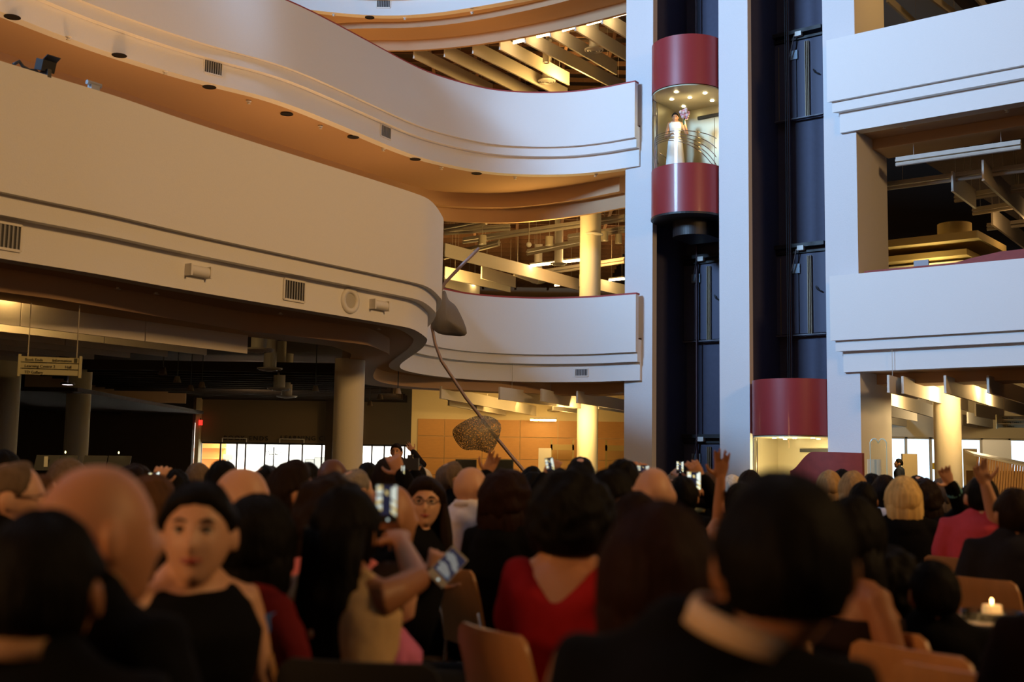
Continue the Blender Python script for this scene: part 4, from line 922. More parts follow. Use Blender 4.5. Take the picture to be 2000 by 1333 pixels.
def body_mesh(pose, fem, hy, hp, arms, vox, stand=False, curl=.25, detail=True, palm=(0, 1, .0), spread=.12, lean=0):
    mb = MB(); loft(mb, wsec(SECM, fem)); k = .9 if fem else 1
    Rh = head_rot(hy, hp); hc = Vector((lean, .015, HZ))
    hb = hc + Rh @ Vector((0, -.018, -.05)); limb(mb, [(lean * .2, -.012, 1.03), (lean * .5, -.008, 1.08), tuple(hb)], [.062 * k, .054 * k, .052 * k], 14)
    n, f = sph(36, 26); hp_ = headshape(n); mb.add([tuple(hc + Rh @ Vector(p)) for p in hp_], f)
    for s in (-1, 1):
        mb.ball(hc + Rh @ Vector((s * .084, -.008, -.004)), (.011, .019, .033), 10, rot=Rh @ Matrix.Rotation(s * .35, 3, 'Z'))
    for s in (-1, 1): limb(mb, [(s * .035, -.012, 1.072), (s * .09 * k, -.012, 1.035), (s * .155 * k, -.01, 1.012)], [.045, .042, .040])
    for s, S, E, W_ in arms:
        limb(mb, [Vector((s * .10 * k, -.01, 1.0)), S, S + (E - S) * .25, E], [.055 * k, .055 * k, .050 * k, .040 * k])
        limb(mb, [E, E + (W_ - E) * .3, W_], [.040 * k, .040 * k, .027 * k])
        d = (W_ - E).normalized(); hand(mb, W_, d, palm if abs(d.dot(Vector(palm))) < .85 else (0, 0, -1), s, curl, spread)
        if pose in ('lap', 'clasp', 'clap') : pass
    for s in (-1, 1):
        h = Vector((s * .085, .02, .535))
        if stand: K, A_ = Vector((s * .095, .02, .06)), Vector((s * .10, 0, -.33))
        else: K, A_ = Vector((s * .11, .43, .525)), Vector((s * .115, .44, .09))
        limb(mb, [h, h + (K - h) * .5, K], [.085, .075, .058]); limb(mb, [K, K + (A_ - K) * .3, A_], [.057, .055, .037])
        limb(mb, [A_ - Vector((0, .02, .04)), A_ + Vector((0, .07, -.055)), A_ + Vector((0, .14, -.062))], [.032, .028, .022])
    return evalmesh(mb, vox, 2, .25 if vox < .008 else .4)
def garment(kind, fem, arms, stand=False):
    # kind: jacket, shirt (long sleeves), tee, sleeveless, strap
    mb = MB(); inf = .016 if kind == 'jacket' else .011; zt = {'strap': .955, 'sleeveless': 1.05, 'vback': .965}.get(kind, 1.06)
    secs = [(a, b, z, rx + inf, ry + inf) for (a, b, z, rx, ry) in wsec(SECM, fem) if z <= zt]
    loft(mb, secs); k = .9 if fem else 1
    if kind in ('jacket', 'shirt', 'tee'):
        mb.ball((0, -.03, 1.00), (.13, .105, .085), 14)
        for s in (-1, 1): limb(mb, [(s * .035, -.018, 1.080 if kind == 'jacket' else 1.072), (s * .09 * k, -.014, 1.040), (s * .155 * k, -.01, 1.015)], [.052, .050, .050])
        for s, S, E, W_ in arms:
            limb(mb, [Vector((s * .10 * k, -.01, 1.0)), S, S + (E - S) * .3, E if kind != 'tee' else S + (E - S) * .55], [.060 * k + inf * .6, .058 * k + inf, .052 * k + inf, (.043 if kind != 'tee' else .050) * k + inf])
            if kind != 'tee': limb(mb, [E, E + (W_ - E) * .93], [.043 * k + inf, .034 * k + inf])
    if kind == 'vback':
        for s, S, E, W_ in arms: limb(mb, [Vector((s * .145 * k, -.02, .94)), S + Vector((0, 0, .004)), S + (E - S) * .35, S + (E - S) * .5], [.055, .058 * k + inf, .052 * k + inf, .050 * k + inf]); limb(mb, [(s * .155 * k, -.03, 1.02), (s * .10 * k, -.075, .97), (s * .045 * k, -.085, .93)], [.055, .050, .045])
    if kind in ('sleeveless',):
        for s in (-1, 1): limb(mb, [(s * .09 * k, -.055, .96), (s * .095 * k, -.015, 1.030), (s * .09 * k, .045, .97)], [.055, .058, .055])
    if kind == 'strap':
        for s in (-1, 1): limb(mb, [(s * .09 * k, -.09, .92), (s * .10 * k, -.01, 1.052), (s * .09 * k, .09, .92)], [.012, .010, .012])
    me = evalmesh(mb, .013, 3, .5, kind)
    for v in me.vertices:
        q = mnoise.noise(Vector(v.co) * 9) * .006 + mnoise.noise(Vector(v.co) * Vector((22, 22, 10)).x) * .002; v.co += Vector(v.normal) * q
    return me
def lower(stand, skirt):
    mb = MB()
    for s in (-1, 1):
        h = Vector((s * .085, .01, .535))
        if stand: K, A_ = Vector((s * .095, .02, .06)), Vector((s * .10, 0, -.30))
        else: K, A_ = Vector((s * .11, .43, .53)), Vector((s * .115, .44, .12))
        limb(mb, [h, K], [.105, .075]);
        if not skirt: limb(mb, [K, A_], [.073, .062])
    if stand and skirt: loft(mb, [(0, 0, .62, .15, .11), (0, 0, .5, .19, .14), (0, 0, .2, .22, .17), (0, 0, -.36, .27, .23)])
    elif skirt: loft(mb, [(0, .02, .62, .17, .12), (0, .03, .46, .19, .14)]); limb(mb, [(0, .1, .52), (0, .44, .50)], [.11, .10]); limb(mb, [(0, .46, .50), (0, .48, .30)], [.11, .13])
    return evalmesh(mb, .018, 3, .5, 'trousers')
COVER = ('bob', 'long', 'curly', 'wavy', 'ponytail_long', 'afro')
def hair_mesh(style, seed, lod=1):
    rnd = random.Random(seed); n, f = sph(72 if lod else 44, 48 if lod else 28); p = headshape(n); nx, ny, nz = n.T
    phi = np.arctan2(np.abs(nx), ny)
    fh = {'receding': .82, 'fringe': .30}.get(style, .58)
    low = -1.2 if style in ('bob', 'long', 'curly', 'wavy', 'ponytail_long') else (-.55)
    hl = np.interp(phi, [0, .55, 1.0, 1.30, 1.45, 1.85, 2.0, 3.2], [fh, fh - .04, .30, .02, .18 if style not in COVER else -.2, .12 if style not in COVER else low, low, low])
    th = {'short': .014, 'receding': .010, 'bald_ring': .007, 'bob': .030, 'long': .022, 'curly': .045, 'wavy': .030, 'updo': .020, 'ponytail_long': .016, 'quiff': .018, 'spiky': .022, 'fringe': .02, 'afro': .050, 'pulled': .016}[style]
    m = np.clip((nz - hl) / .10, 0, 1); m = m * m * (3 - 2 * m)
    if style == 'bald_ring': m = m * np.clip((.30 - nz) / .2, 0, 1) * np.clip((phi - 1.25) * 6, 0, 1)
    if style == 'receding': m = m * (1 - .9 * np.exp(-((nx / .45) ** 2 + ((nz - .93) / .25) ** 2 + ((ny + .25) / .4) ** 2)))
    t = np.full(len(n), th)
    if style in ('bob', 'wavy'): t = t + .018 * np.clip(-nz + .1, 0, 1)
    if style == 'quiff': t = t + .035 * np.clip(nz - .4, 0, 1) * np.clip(ny + .4, 0, 1)
    az = np.arctan2(nx, ny); out = []
    fz = {'curly': .020, 'afro': .016, 'spiky': .012, 'wavy': .009, 'quiff': .008, 'bob': .006, 'long': .006}.get(style, .005); sc = {'curly': 28, 'afro': 36, 'spiky': 45, 'wavy': 16}.get(style, 22)
    o = Vector((seed * 1.7, seed * .9, 0))
    for i in range(len(n)):
        q = mnoise.noise(Vector(p[i]) * sc + o) * fz + (math.sin(az[i] * 38 + 5 * mnoise.noise(Vector(p[i]) * 9 + o)) * .0020 if fz < .01 else 0)
        d = Vector(n[i]); T = (t[i] + q) * m[i] - .006 * (1 - m[i])
        out.append(tuple(Vector(p[i]) + d * T))
    mb = MB().add(out, f)
    def lock(secs, nn=30, g=.004):
        v = []; ff = []
        for (cx, cy, z, rx, ry) in secs:
            for k in range(nn):
                a = 2 * math.pi * k / nn; w_ = 1 + g / rx * (math.sin(a * 13 + z * 9 + seed) + .7 * math.sin(a * 7 - z * 5)) + (.12 * mnoise.noise(Vector((a * 2, z * 14, seed))) if style in ('wavy', 'curly') else .03 * mnoise.noise(Vector((a * 2, z * 8, seed))))
                v.append((cx + rx * math.cos(a) * w_, cy + ry * math.sin(a) * w_, z))
        for i in range(len(secs) - 1):
            for k in range(nn): ff.append((i * nn + k, (i + 1) * nn + k, (i + 1) * nn + (k + 1) % nn, i * nn + (k + 1) % nn))
        ff.append(tuple(range(nn))); ff.append(tuple(reversed(range((len(secs) - 1) * nn, len(secs) * nn)))); mb.add(v, ff)
    if style == 'bob': lock([(0, -.03, .02, .095, .085), (0, -.035, -.05, .108, .085), (0, -.04, -.10, .106, .080), (0, -.04, -.135, .090, .066), (0, -.035, -.145, .07, .045)])
    if style in ('curly',): lock([(0, -.03, .02, .105, .10), (0, -.04, -.06, .122, .10), (0, -.045, -.13, .115, .09), (0, -.045, -.19, .085, .06)], 40)
    if style in ('long', 'wavy'): lock([(0, -.04, .0, .090, .075), (0, -.055, -.08, .102, .072), (0, -.07, -.18, .112, .062), (0, -.085, -.27, .115, .05), (0, -.09, -.34, .09, .035), (0, -.09, -.37, .05, .02)], 36)
    if style == 'wavy':
        for s in (-1, 1): mb.tube([(s * .085, .0, .02), (s * .100, .01, -.08), (s * .11, .015, -.16), (s * .115, .03, -.24), (s * .10, .05, -.32)], [.022, .03, .032, .03, .014], 10)
    if style == 'ponytail_long': lock([(0, -.06, .03, .088, .065), (0, -.09, -.06, .088, .055), (0, -.125, -.16, .090, .05), (0, -.145, -.28, .094, .048), (0, -.155, -.40, .094, .045), (0, -.16, -.50, .088, .038), (0, -.16, -.57, .066, .025), (0, -.16, -.60, .03, .012)], 36)
    if style == 'updo': mb.ball((0, -.085, .055), (.052, .045, .048), 16)
    me = mb.mesh('hair', [], True, recalc=True); return me
SKW = 1
HAIRC = {'black': (.004, .003, .0025), 'darkbrown': (.014, .007, .004), 'brown': (.085, .04, .018), 'auburn': (.017, .006, .004), 'grey': (.22, .19, .16), 'greybrown': (.13, .09, .06), 'white': (.62, .56, .46), 'blonde': (.72, .44, .17), 'darkblonde': (.36, .22, .09)}
def hairmat(c):
    return mat('hair_' + c, HAIRC[c], .62, bump=1.0, scale=55, var=.6, stretch=(1, 1, .10), spec=.09)
SKINC = {'light': (.58, .32, .20), 'mid': (.46, .22, .115), 'tan': (.32, .14, .065), 'dark': (.12, .05, .03)}
def skinmat(c): return mat('skin_' + c, SKINC[c], .5, bump=.08, scale=120, var=.06, spec=.4)
_c = {}
def cached(key, fn):
    if key not in _c: _c[key] = fn()
    return _c[key]
def wm(me, m):
    if len(me.materials) == 0: me.materials.append(None)
    return me
def skinned(name, me, m, parent, **k):
    wm(me, m); o = link(name, me, parent, **k); o.material_slots[0].link = 'OBJECT'; o.material_slots[0].material = m; return o
SHOE = mat('shoe_black', (.01, .01, .01), .35)
GLASSM = mat('spectacle_frame', (.01, .008, .008), .3)
def person(px, ytop, D, label, hair='short', hc='darkbrown', top='jacket', tc=(.004, .004, .005), pose='lap', by=-38, hy=-14, hp=10, skin='mid', fem=False, stand=False,
           R=None, L=None, RE=None, LE=None, curl=.25, glasses=False, face=False, collar=None, vox=None, skirt=None, grp='guests', scale=None, chair=True, root=None, ctilt=0, lean=0, flower=None, palm=(0, 1, 0), lowc=None, dx=0):
    hairpad = {'bald': 0, 'curly': .05, 'afro': .05, 'bob': .025, 'quiff': .03}.get(hair, .018)
    T = PY(px, ytop, D); s = (T.z) / ((1.284 + hairpad) if not stand else 1.674 + hairpad)
    s = min(max(s, .80 if scale is None else scale * .9), 1.16) if scale is None else scale
    dx -= lean * s * math.cos(math.radians(by))
    loc = Vector((T.x + dx, D, 0 if not stand else .39 * s)) if root is None else Vector(root)
    yaw = math.radians(by); t = empty('person', loc, yaw, label=label, category='person', group=grp); t.scale = (s, s, s)
    inv = (Matrix.Translation(loc) @ Matrix.Rotation(yaw, 4, 'Z') @ Matrix.Scale(s, 4)).inverted()
    def tgt(q):
        if q is None: return None
        return tuple(inv @ PY(q[0], q[1], q[2]))
    rt, lt = tgt(R), tgt(L); arms = arms_for(pose, fem, rt, lt, tgt(RE), tgt(LE))
    hyr = math.radians(hy - by); hpr = math.radians(hp); uniq = R is not None or L is not None
    v = vox or (.0065 if (uniq or D < 2.6 or face) else .012)
    key = (pose, fem, round(hyr, 2), round(hpr, 2), v, stand, lean) if not uniq else (label,)
    pl = tuple((Matrix.Rotation(-yaw, 3, 'Z') @ Vector(palm)))
    bm_ = cached(('b',) + key, lambda: body_mesh(pose, fem, hyr, hpr, arms, v, stand, curl, palm=pl, lean=lean))
    skinned('body', bm_, skinmat(skin), t)
    gm = cached(('g', top, fem, pose, stand) if not uniq else ('g', label), lambda: garment(top, fem, arms, stand))
    tm = mat('cloth_%d_%d_%d' % tuple(int(c * 999) for c in tc), tc, .85, bump=.35, scale=30, var=.12, spec=.07)
    skinned('jacket' if top == 'jacket' else ('dress' if fem else 'shirt'), gm, tm, t)
    lm = cached(('l', stand, bool(skirt)), lambda: lower(stand, bool(skirt)))
    skinned('skirt' if skirt else 'trousers', lm, mat('cloth_%d_%d_%d' % tuple(int(c * 999) for c in (skirt or lowc or (.008, .008, .01))), skirt or lowc or (.008, .008, .01), .85, bump=.3, scale=30, spec=.15), t)
    Rh = head_rot(hyr, hpr).to_4x4(); Hm = Matrix.Translation(Vector((lean, .015, HZ))) @ Rh
    def hpart(name, me, m):
        o = skinned(name, me, m, t); o.matrix_local = Hm; return o
    if hair != 'bald':
        sd = int(px) % 5
        hm = cached(('h', hair, sd, D < 5), lambda: hair_mesh(hair, sd, D < 5)); hpart('hair', hm, hairmat(hc))
    if not stand:
        shp = cached('shoe', lambda: evalmesh(limb_mb([(0, -.06, .04), (0, .05, .045), (0, .13, .03)], [.040, .042, .036]), .012, 1, .5, 'shoe'))
        for sx in (-.115, .115):
            o = skinned('shoe', shp, SHOE, t, loc=(sx, .46, 0))
    else:
        shp = cached('shoe', lambda: evalmesh(limb_mb([(0, -.06, .04), (0, .05, .045), (0, .13, .03)], [.040, .042, .036]), .012, 1, .5, 'shoe'))
        for sx in (-.10, .10): skinned('shoe', shp, SHOE, t, loc=(sx, .02, -.39))
    if collar:
        cm = cached(('collar', fem), lambda: MB().lathe([(.070, 0), (.077, .0), (.067, .030), (.061, .030), (.066, .0)], (0, -.012, 1.086), 28, sy=.95).mesh('collar', [], True))
        oc = skinned('collar', cm, mat('collar_%d' % int(collar[0] * 99), collar, .8), t)
        if ctilt: oc.matrix_local = Matrix.Translation((lean * .45, -.012, 1.08)) @ Matrix.Rotation(ctilt, 4, 'Y') @ Matrix.Scale(1.06, 4) @ Matrix.Translation((0, .012, -1.086))
    if face or glasses:
        if face:
            for sx in (-1, 1):
                e = cached('eye', lambda: MB().ball((0, 0, 0), .0115, 14).mesh('eye', [], True)); o = hpart('eye', e, mat('eye_white', (.55, .5, .45), .2)); o.matrix_local = Hm @ Matrix.Translation((sx * .031, .079, .011))
                e = cached('iris', lambda: MB().ball((0, 0, 0), .0066, 12).mesh('iris', [], True)); o2 = skinned('iris', e, mat('iris_brown', (.03, .015, .01), .15), o); o2.matrix_local = Matrix.Translation((0, .0068, 0))
                e = cached(('brow', sx), lambda: MB().tube([(sx * .016, .091, .030), (sx * .032, .090, .036), (sx * .048, .078, .031)], [.0032, .0038, .002], 8).mesh('eyebrow', [], True)); hpart('eyebrow', e, hairmat('black' if hc != 'blonde' else 'brown'))
                e = cached(('lash', sx), lambda: MB().tube([(sx * .018, .088, .014), (sx * .031, .0925, .0185), (sx * .045, .082, .014)], [.002, .003, .002], 6).mesh('eyelash', [], True)); hpart('eyelash', e, hairmat('black'))
            e = cached('lips', lambda: MB().tube([(-.024, .088, -.056), (-.010, .1, -.060), (0, .102, -.0605), (.010, .1, -.060), (.024, .088, -.056)], [(.002, .003), (.005, .007), (.005, .0075), (.005, .007), (.002, .003)], 10).mesh('lips', [], True)); hpart('lips', e, mat('lip_red', (.30, .05, .04), .35))
        if glasses:
            g = MB()
            for sx in (-1, 1):
                pts = [(sx * .033 + .024 * math.cos(a), .103, .012 + .017 * math.sin(a)) for a in np.linspace(0, 2 * math.pi, 17)]; g.tube(pts, .0022, 6, cap=False)
                g.tube([(sx * .057, .103, .016), (sx * .076, .05, .012), (sx * .080, -.01, .008)], .0022, 6)
            g.tube([(-.009, .104, .014), (.009, .104, .014)], .002, 6)
            hpart('glasses', cached('glasses', lambda: g.mesh('glasses', [], True)), GLASSM)
    if flower:
        fm = cached('flower', lambda: flower_mb().mesh('boutonniere', [])); o = skinned('boutonniere', fm, mat('flower_white', (.8, .75, .5), .7), t, loc=flower)
    PEOPLE.append((t, s, loc, yaw, chair, label)); return t
def limb_mb(p, r):
    mb = MB(); limb(mb, p, r); return mb
def flower_mb():
    mb = MB()
    for k in range(9):
        a = k * 2.4; r = .004 * k; mb.ball((r * math.cos(a), 0 - .004 * (k % 3), r * math.sin(a)), (.014, .008, .014), 8)
    return mb
PEOPLE = []
BLK = (.004, .004, .005)
_Q = []
def person_now(*a, **k): return None
person_build = person
def person(*a, **k): _Q.append((a, k))
def flush():
    placed = []
    def fixed(q): a, k = q; return k.get('R') or k.get('L') or k.get('root') or k.get('stand') or a[2] < 5.8
    for a, k in [q for q in _Q if fixed(q)]:
        p = PY(a[0], a[1], a[2]); placed.append((p.x, a[2])); person_build(*a, **k)
    for a, k in sorted([q for q in _Q if not fixed(q)], key=lambda q: q[0][2]):
        D = a[2]
        for _ in range(22):
            x = PY(a[0], a[1], D).x
            if all(math.hypot(x - u, D - v) > .52 for u, v in placed): break
            D += .1
        placed.append((x, D)); person_build(a[0], a[1], D, *a[3:], **k)
# ---- nearest guests
person(82, 990, 1.78, 'dark-haired guest in black filling the lower left corner, blurred', 'short', 'black', hy=2, by=-10, skin='tan', collar=(.35, .2, .1), grp='nearest guests')
person(180, 909, 2.0, 'large bald man in a dark suit behind the corner guest at left', 'bald', hy=-48, by=-35, hp=2, skin='mid', collar=(.5, .35, .2), grp='nearest guests')
person(385, 938, 2.85, 'woman with pulled-back dark hair and sleeveless black dress looking back at the camera', 'pulled', 'black', 'sleeveless', BLK, 'lap', by=-132, hy=-174, hp=6, skin='light', fem=True, face=True, skirt=BLK, grp='nearest guests')
person(497, 968, 3.15, 'woman with a black bob in a burgundy dress with a blue shawl', 'bob', 'black', 'tee', (.13, .012, .015), 'clasp', by=-52, hy=-10, hp=4, skin='mid', fem=True, vox=.0065, skirt=BLK, grp='nearest guests', flower=(.09, .13, .93))
person(1281, 985, 2.1, 'woman with full auburn-brown hair and bare shoulders near the bottom centre', 'bob', 'auburn', 'strap', BLK, 'lap', by=-20, hy=-12, hp=4, skin='mid', fem=True, vox=.0065, skirt=BLK, grp='nearest guests')
person(1507, 913, 1.67, 'big black-haired man in a black suit and pale collar, largest head in front', 'short', 'black', 'jacket', BLK, 'lap', by=-30, hy=-10, hp=0, lean=.095, skin='tan', collar=(.62, .45, .28), ctilt=.33, vox=.0065, grp='nearest guests')
person(1113, 913, 3.5, 'woman with big curly black hair in a red low-backed dress', 'afro', 'black', 'vback', (.36, .015, .018), 'lap', by=-24, hy=-22, hp=6, skin='mid', fem=True, vox=.0065, skirt=(.3, .015, .018), grp='nearest guests')
person(673, 947, 3.25, 'woman with very long straight black hair and a beige dress raising a phone', 'ponytail_long', 'black', 'sleeveless', (.55, .38, .20), 'lap', by=-30, hy=-22, hp=8, skin='tan', fem=True, R=(783, 1058, 3.60), RE=(815, 1132, 3.30), curl=.55, skirt=(.5, .36, .22), grp='nearest guests', palm=(-.3, -1, 0))
person(2150, 985, 2.5, 'dark figure with a yellow scarf cut by the right edge of the photo', 'short', 'black', 'jacket', (.012, .006, .005), 'lap', by=-10, hy=0, skin='mid', collar=(.7, .45, .12), grp='nearest guests')
person(645, 922, 3.95, 'woman with short fluffy brown hair in a pink dress behind the long-haired woman', 'curly', 'darkbrown', 'tee', (.62, .18, .18), 'lap', by=-30, hy=-18, skin='light', fem=True, skirt=(.6, .2, .2), grp='nearest guests')
person(757, 948, 4.35, 'man in a black suit with a white boutonniere whose face is behind the raised phone', 'bald', 'grey', 'jacket', BLK, 'clasp', by=-62, hy=-58, hp=2, skin='mid', collar=(.75, .6, .4), vox=.0065, R=(846, 1126, 4.2), L=(838, 1140, 4.5), curl=.6, flower=(.10, .13, .93), grp='nearest guests')
person(760, 1090, 3.85, 'child in a pink lace dress seated behind the beige dress, lap towards the right', 'long', 'darkbrown', 'tee', (.55, .16, .32), 'lap', by=-80, hy=-60, skin='light', fem=True, skirt=(.55, .16, .32), scale=.80, grp='nearest guests', lowc=None)
person(1656, 972, 3.55, 'woman with long black hair and one bare shoulder right of the big man', 'long', 'black', 'strap', (.02, .012, .012), 'lap', by=-72, hy=-30, skin='tan', fem=True, skirt=BLK, grp='nearest guests')
person(1737, 1058, 3.9, 'child with long curly black hair in the row before the two empty chairs', 'curly', 'black', 'tee', BLK, 'lap', by=-30, hy=-18, skin='tan', fem=True, skirt=BLK, scale=.84, grp='children')
person(1822, 1064, 3.65, 'child with short black hair and showing ears beside the curly-haired child', 'short', 'black', 'jacket', BLK, 'lap', by=-10, hy=-4, skin='tan', scale=.84, grp='children')
# ---- middle rows, left to right
person(18, 893, 3.9, 'grey-haired man with glasses cut by the left edge, turned right', 'receding', 'greybrown', hy=-72, by=-60, glasses=True, skin='light', hp=0)
person(72, 922, 4.7, 'balding person just right of the man with glasses at the left edge', 'receding', 'brown', hy=-60, by=-50, skin='light')
person(4, 877, 7.2, 'black-haired guest farther back at the left edge', 'short', 'black', skin='light')
person(130, 897, 6.3, 'guest with smooth greying blonde hair above the large bald man', 'bob', 'greybrown', fem=True, skin='light')
person(262, 905, 7.4, 'brown curly-haired guest in shade right of the large bald head', 'curly', 'darkbrown', fem=True)
person(292, 932, 4.7, 'woman with long curly brown hair left of the woman looking back', 'wavy', 'brown', 'tee', (.02, .015, .015), fem=True, hy=-40, skin='mid')
person(340, 915, 7.2, 'black-haired guest beside the small glowing phone at left', 'short', 'black', L=(306, 948, 6.9), curl=.7, skin='light', hy=0)
person(385, 903, 8.6, 'grey-brown haired guest behind the woman looking back', 'short', 'greybrown')
person(432, 897, 6.6, 'guest with a smooth black hair dome under the bright shop window', 'short', 'black', hy=-5)
person(467, 914, 4.3, 'bald man in profile behind the black bob', 'bald', 'grey', hy=-76, by=-50, skin='light', hp=-2)
person(520, 904, 5.6, 'shaven-headed guest with a dark hairband and yellow flower', 'receding', 'black', hy=-70, by=-50, skin='light')
person(568, 899, 4.95, 'man with cropped dark hair in profile wearing a black suit and white collar', 'quiff', 'darkbrown', hy=-66, by=-60, skin='mid', collar=(.75, .68, .6), hp=14)
person(648, 897, 8.3, 'dark-skinned shaven man with glasses in front of the thick round column', 'bald', 'black', hy=-70, skin='dark', glasses=True)
person(600, 902, 9.5, 'small dark head left of the thick round column', 'short', 'black')
person(692, 912, 6.2, 'balding grey-haired man between the brown hair and the column', 'receding', 'grey', hy=-50, skin='light')
person(717, 902, 9.6, 'guest with a smooth black cap of hair right of the column', 'short', 'black')
person(757, 891, 7.4, 'dark-haired man in black filming with a phone right of the column', 'short', 'darkbrown', R=(783, 925, 7.0), curl=.6, hy=-25)
person(802, 900, 9.2, 'guest raising a camera to the eye below the waving man', 'short', 'black', R=(808, 925, 8.9), L=(792, 927, 8.9), curl=.7, hy=60, skin='light')
person(775, 866, 17.0, 'man in a dark printed T-shirt standing above the crowd with a raised hand', 'short', 'darkbrown', 'shirt', (.015, .012, .014), 'down', by=178, hy=172, hp=0, skin='mid', stand=True, R=None, L=(806, 882, 16.9), curl=.12, face=True, grp='standing people')
person(820, 914, 10, 'white-haired woman below the waving man', 'bob', 'white', fem=True)
person(828, 934, 6.0, 'woman with long wavy brown hair and glasses looking back at the camera', 'wavy', 'darkbrown', 'tee', BLK, 'lap', by=-120, hy=-178, hp=4, skin='light', fem=True, glasses=True, face=True, skirt=BLK)
person(881, 898, 7.9, 'greying man with glasses in dark clothes left of the waving dark sleeve', 'receding', 'greybrown', hy=-62, by=-40, glasses=True, skin='light')
person(917, 913, 6.2, 'shaven-headed man in a white shirt', 'bald', 'grey', 'shirt', (.72, .68, .74), hy=-52, by=-42, skin='light', hp=4, collar=(.72, .68, .74), lowc=(.02, .02, .03))
person(965, 925, 7.6, 'dark-sleeved guest waving a hand behind the white shirt', 'short', 'black', L=(951, 926, 7.4), curl=.25, palm=(0, -1, 0))
person(986, 914, 5.5, 'woman with dark red-black hair in black right of the white shirt', 'curly', 'auburn', 'shirt', BLK, hy=-40, by=-30, fem=True, skin='mid')
person(1036, 911, 9.3, 'guest with a dark quiff under the sculpture stem', 'quiff', 'black')
person(1041, 921, 7.6, 'dark-haired guest with glasses in profile under the sculpture stem', 'short', 'black', hy=-64, glasses=True, skin='light')
person(1072, 926, 9.8, 'small dark head left of the phone held up before the wood wall', 'short', 'black')
person(1108, 926, 7.4, 'guest holding a phone up before the wood wall', 'short', 'black', L=(1066, 932, 7.2), R=(1090, 925, 7.2), curl=.6, hy=-5)
person(1132, 889, 6.8, 'tall man with a thinning dark crown under the bright lobby column', 'receding', 'black', hy=-8, skin='light')
person(1192, 912, 4.6, 'dark-haired guest in profile right of the red dress', 'short', 'black', hy=-66, by=-45, skin='mid')
person(1213, 898, 6.7, 'guest with spiky black hair left of the elevator pillar foot', 'spiky', 'black', hy=-5)
person(1243, 926, 8.4, 'guest holding a phone sideways at the elevator pillar foot', 'short', 'black', L=(1236, 932, 8.2), R=(1272, 928, 8.2), curl=.7)
person(1274, 914, 5.0, 'bald man with ears showing above the auburn hair', 'bald', 'grey', hy=0, by=-20, skin='light', hp=6)
person(1238, 958, 3.9, 'guest with dark brown hair between the red dress and the auburn hair', 'short', 'darkbrown', hy=-8)
person(1316, 922, 9.3, 'grey-haired guest holding a phone upright before the dark shaft', 'short', 'greybrown', R=(1334, 930, 9.1), curl=.6)
person(1332, 928, 6.9, 'black-haired guest below the phones before the dark shaft', 'short', 'black', hy=-10)
person(1372, 935, 7.6, 'guest in gold trim holding a large bright phone', 'short', 'darkbrown', 'jacket', BLK, L=(1352, 968, 7.2), R=(1370, 935, 7.2), curl=.5, hy=0, collar=(.55, .38, .1))
person(1389, 917, 9.0, 'brown-haired man behind the waving bare arm', 'short', 'brown', hy=-10)
person(1448, 940, 6.2, 'woman in a strapless dress waving her bare arm high before the middle pillar', 'short', 'black', 'strap', BLK, L=(1408, 932, 6.2), LE=(1404, 1018, 6.3), curl=.08, palm=(0, -1, 0), fem=True, by=-12, skin='mid')
person(1428, 929, 10.2, 'white-haired guest right of the waving bare arm', 'bob', 'white')
person(1463, 917, 9.0, 'dark brown head in front of the ground-floor elevator', 'short', 'darkbrown')
person(1618, 920, 8.2, 'guest with dark blonde hair below the red counter', 'long', 'darkblonde', fem=True)
person(1643, 916, 10.0, 'black-haired guest below the right end of the red counter', 'short', 'black')
person(1664, 921, 7.8, 'guest with long straight dark blonde hair below the right pillar', 'long', 'darkblonde', fem=True, skin='light')
person(1688, 940, 6.9, 'guest clapping hands below the right pillar', 'short', 'black', pose='clap', skin='tan', vox=.0065, hy=-10, by=20)
person(1702, 924, 9.4, 'dark-haired guest below the glass art panel', 'short', 'black')
person(1727, 929, 7.4, 'dark-haired woman in a white blouse left of the blonde bob', 'bob', 'darkbrown', 'shirt', (.65, .62, .66), fem=True)
person(1764, 932, 6.7, 'woman with a blonde bob in a black top', 'bob', 'blonde', 'shirt', BLK, fem=True, hy=-4, by=-12, skin='light', hp=2)
person(1790, 926, 9.8, 'balding guest behind the blonde bob', 'receding', 'darkbrown', skin='light')
person(1803, 934, 7.0, 'curly dark-haired guest right of the blonde bob', 'curly', 'darkbrown')
person(1836, 936, 7.0, 'guest with long grey-brown hair left of the teal cuff', 'long', 'greybrown', 'shirt', BLK, fem=True, skin='light')
person(1896, 944, 7.6, 'guest in a black sleeve with a teal cuff waving one hand', 'short', 'black', 'shirt', BLK, L=(1856, 946, 7.4), LE=(1880, 998, 7.5), curl=.15, palm=(0, -1, 0), skin='light')
person(1916, 926, 6.7, 'guest in a salmon-red top with dark thinning hair waving a bare arm', 'receding', 'black', 'tee', (.55, .07, .10), R=(1924, 946, 6.5), RE=(1944, 1012, 6.6), curl=.12, palm=(0, -1, 0), skin='light', by=-25)
person(1980, 931, 5.4, 'broad man with short grey-brown hair in a charcoal jacket at the right', 'short', 'darkbrown', 'jacket', (.018, .018, .024), hy=-8, by=-15, scale=1.0)
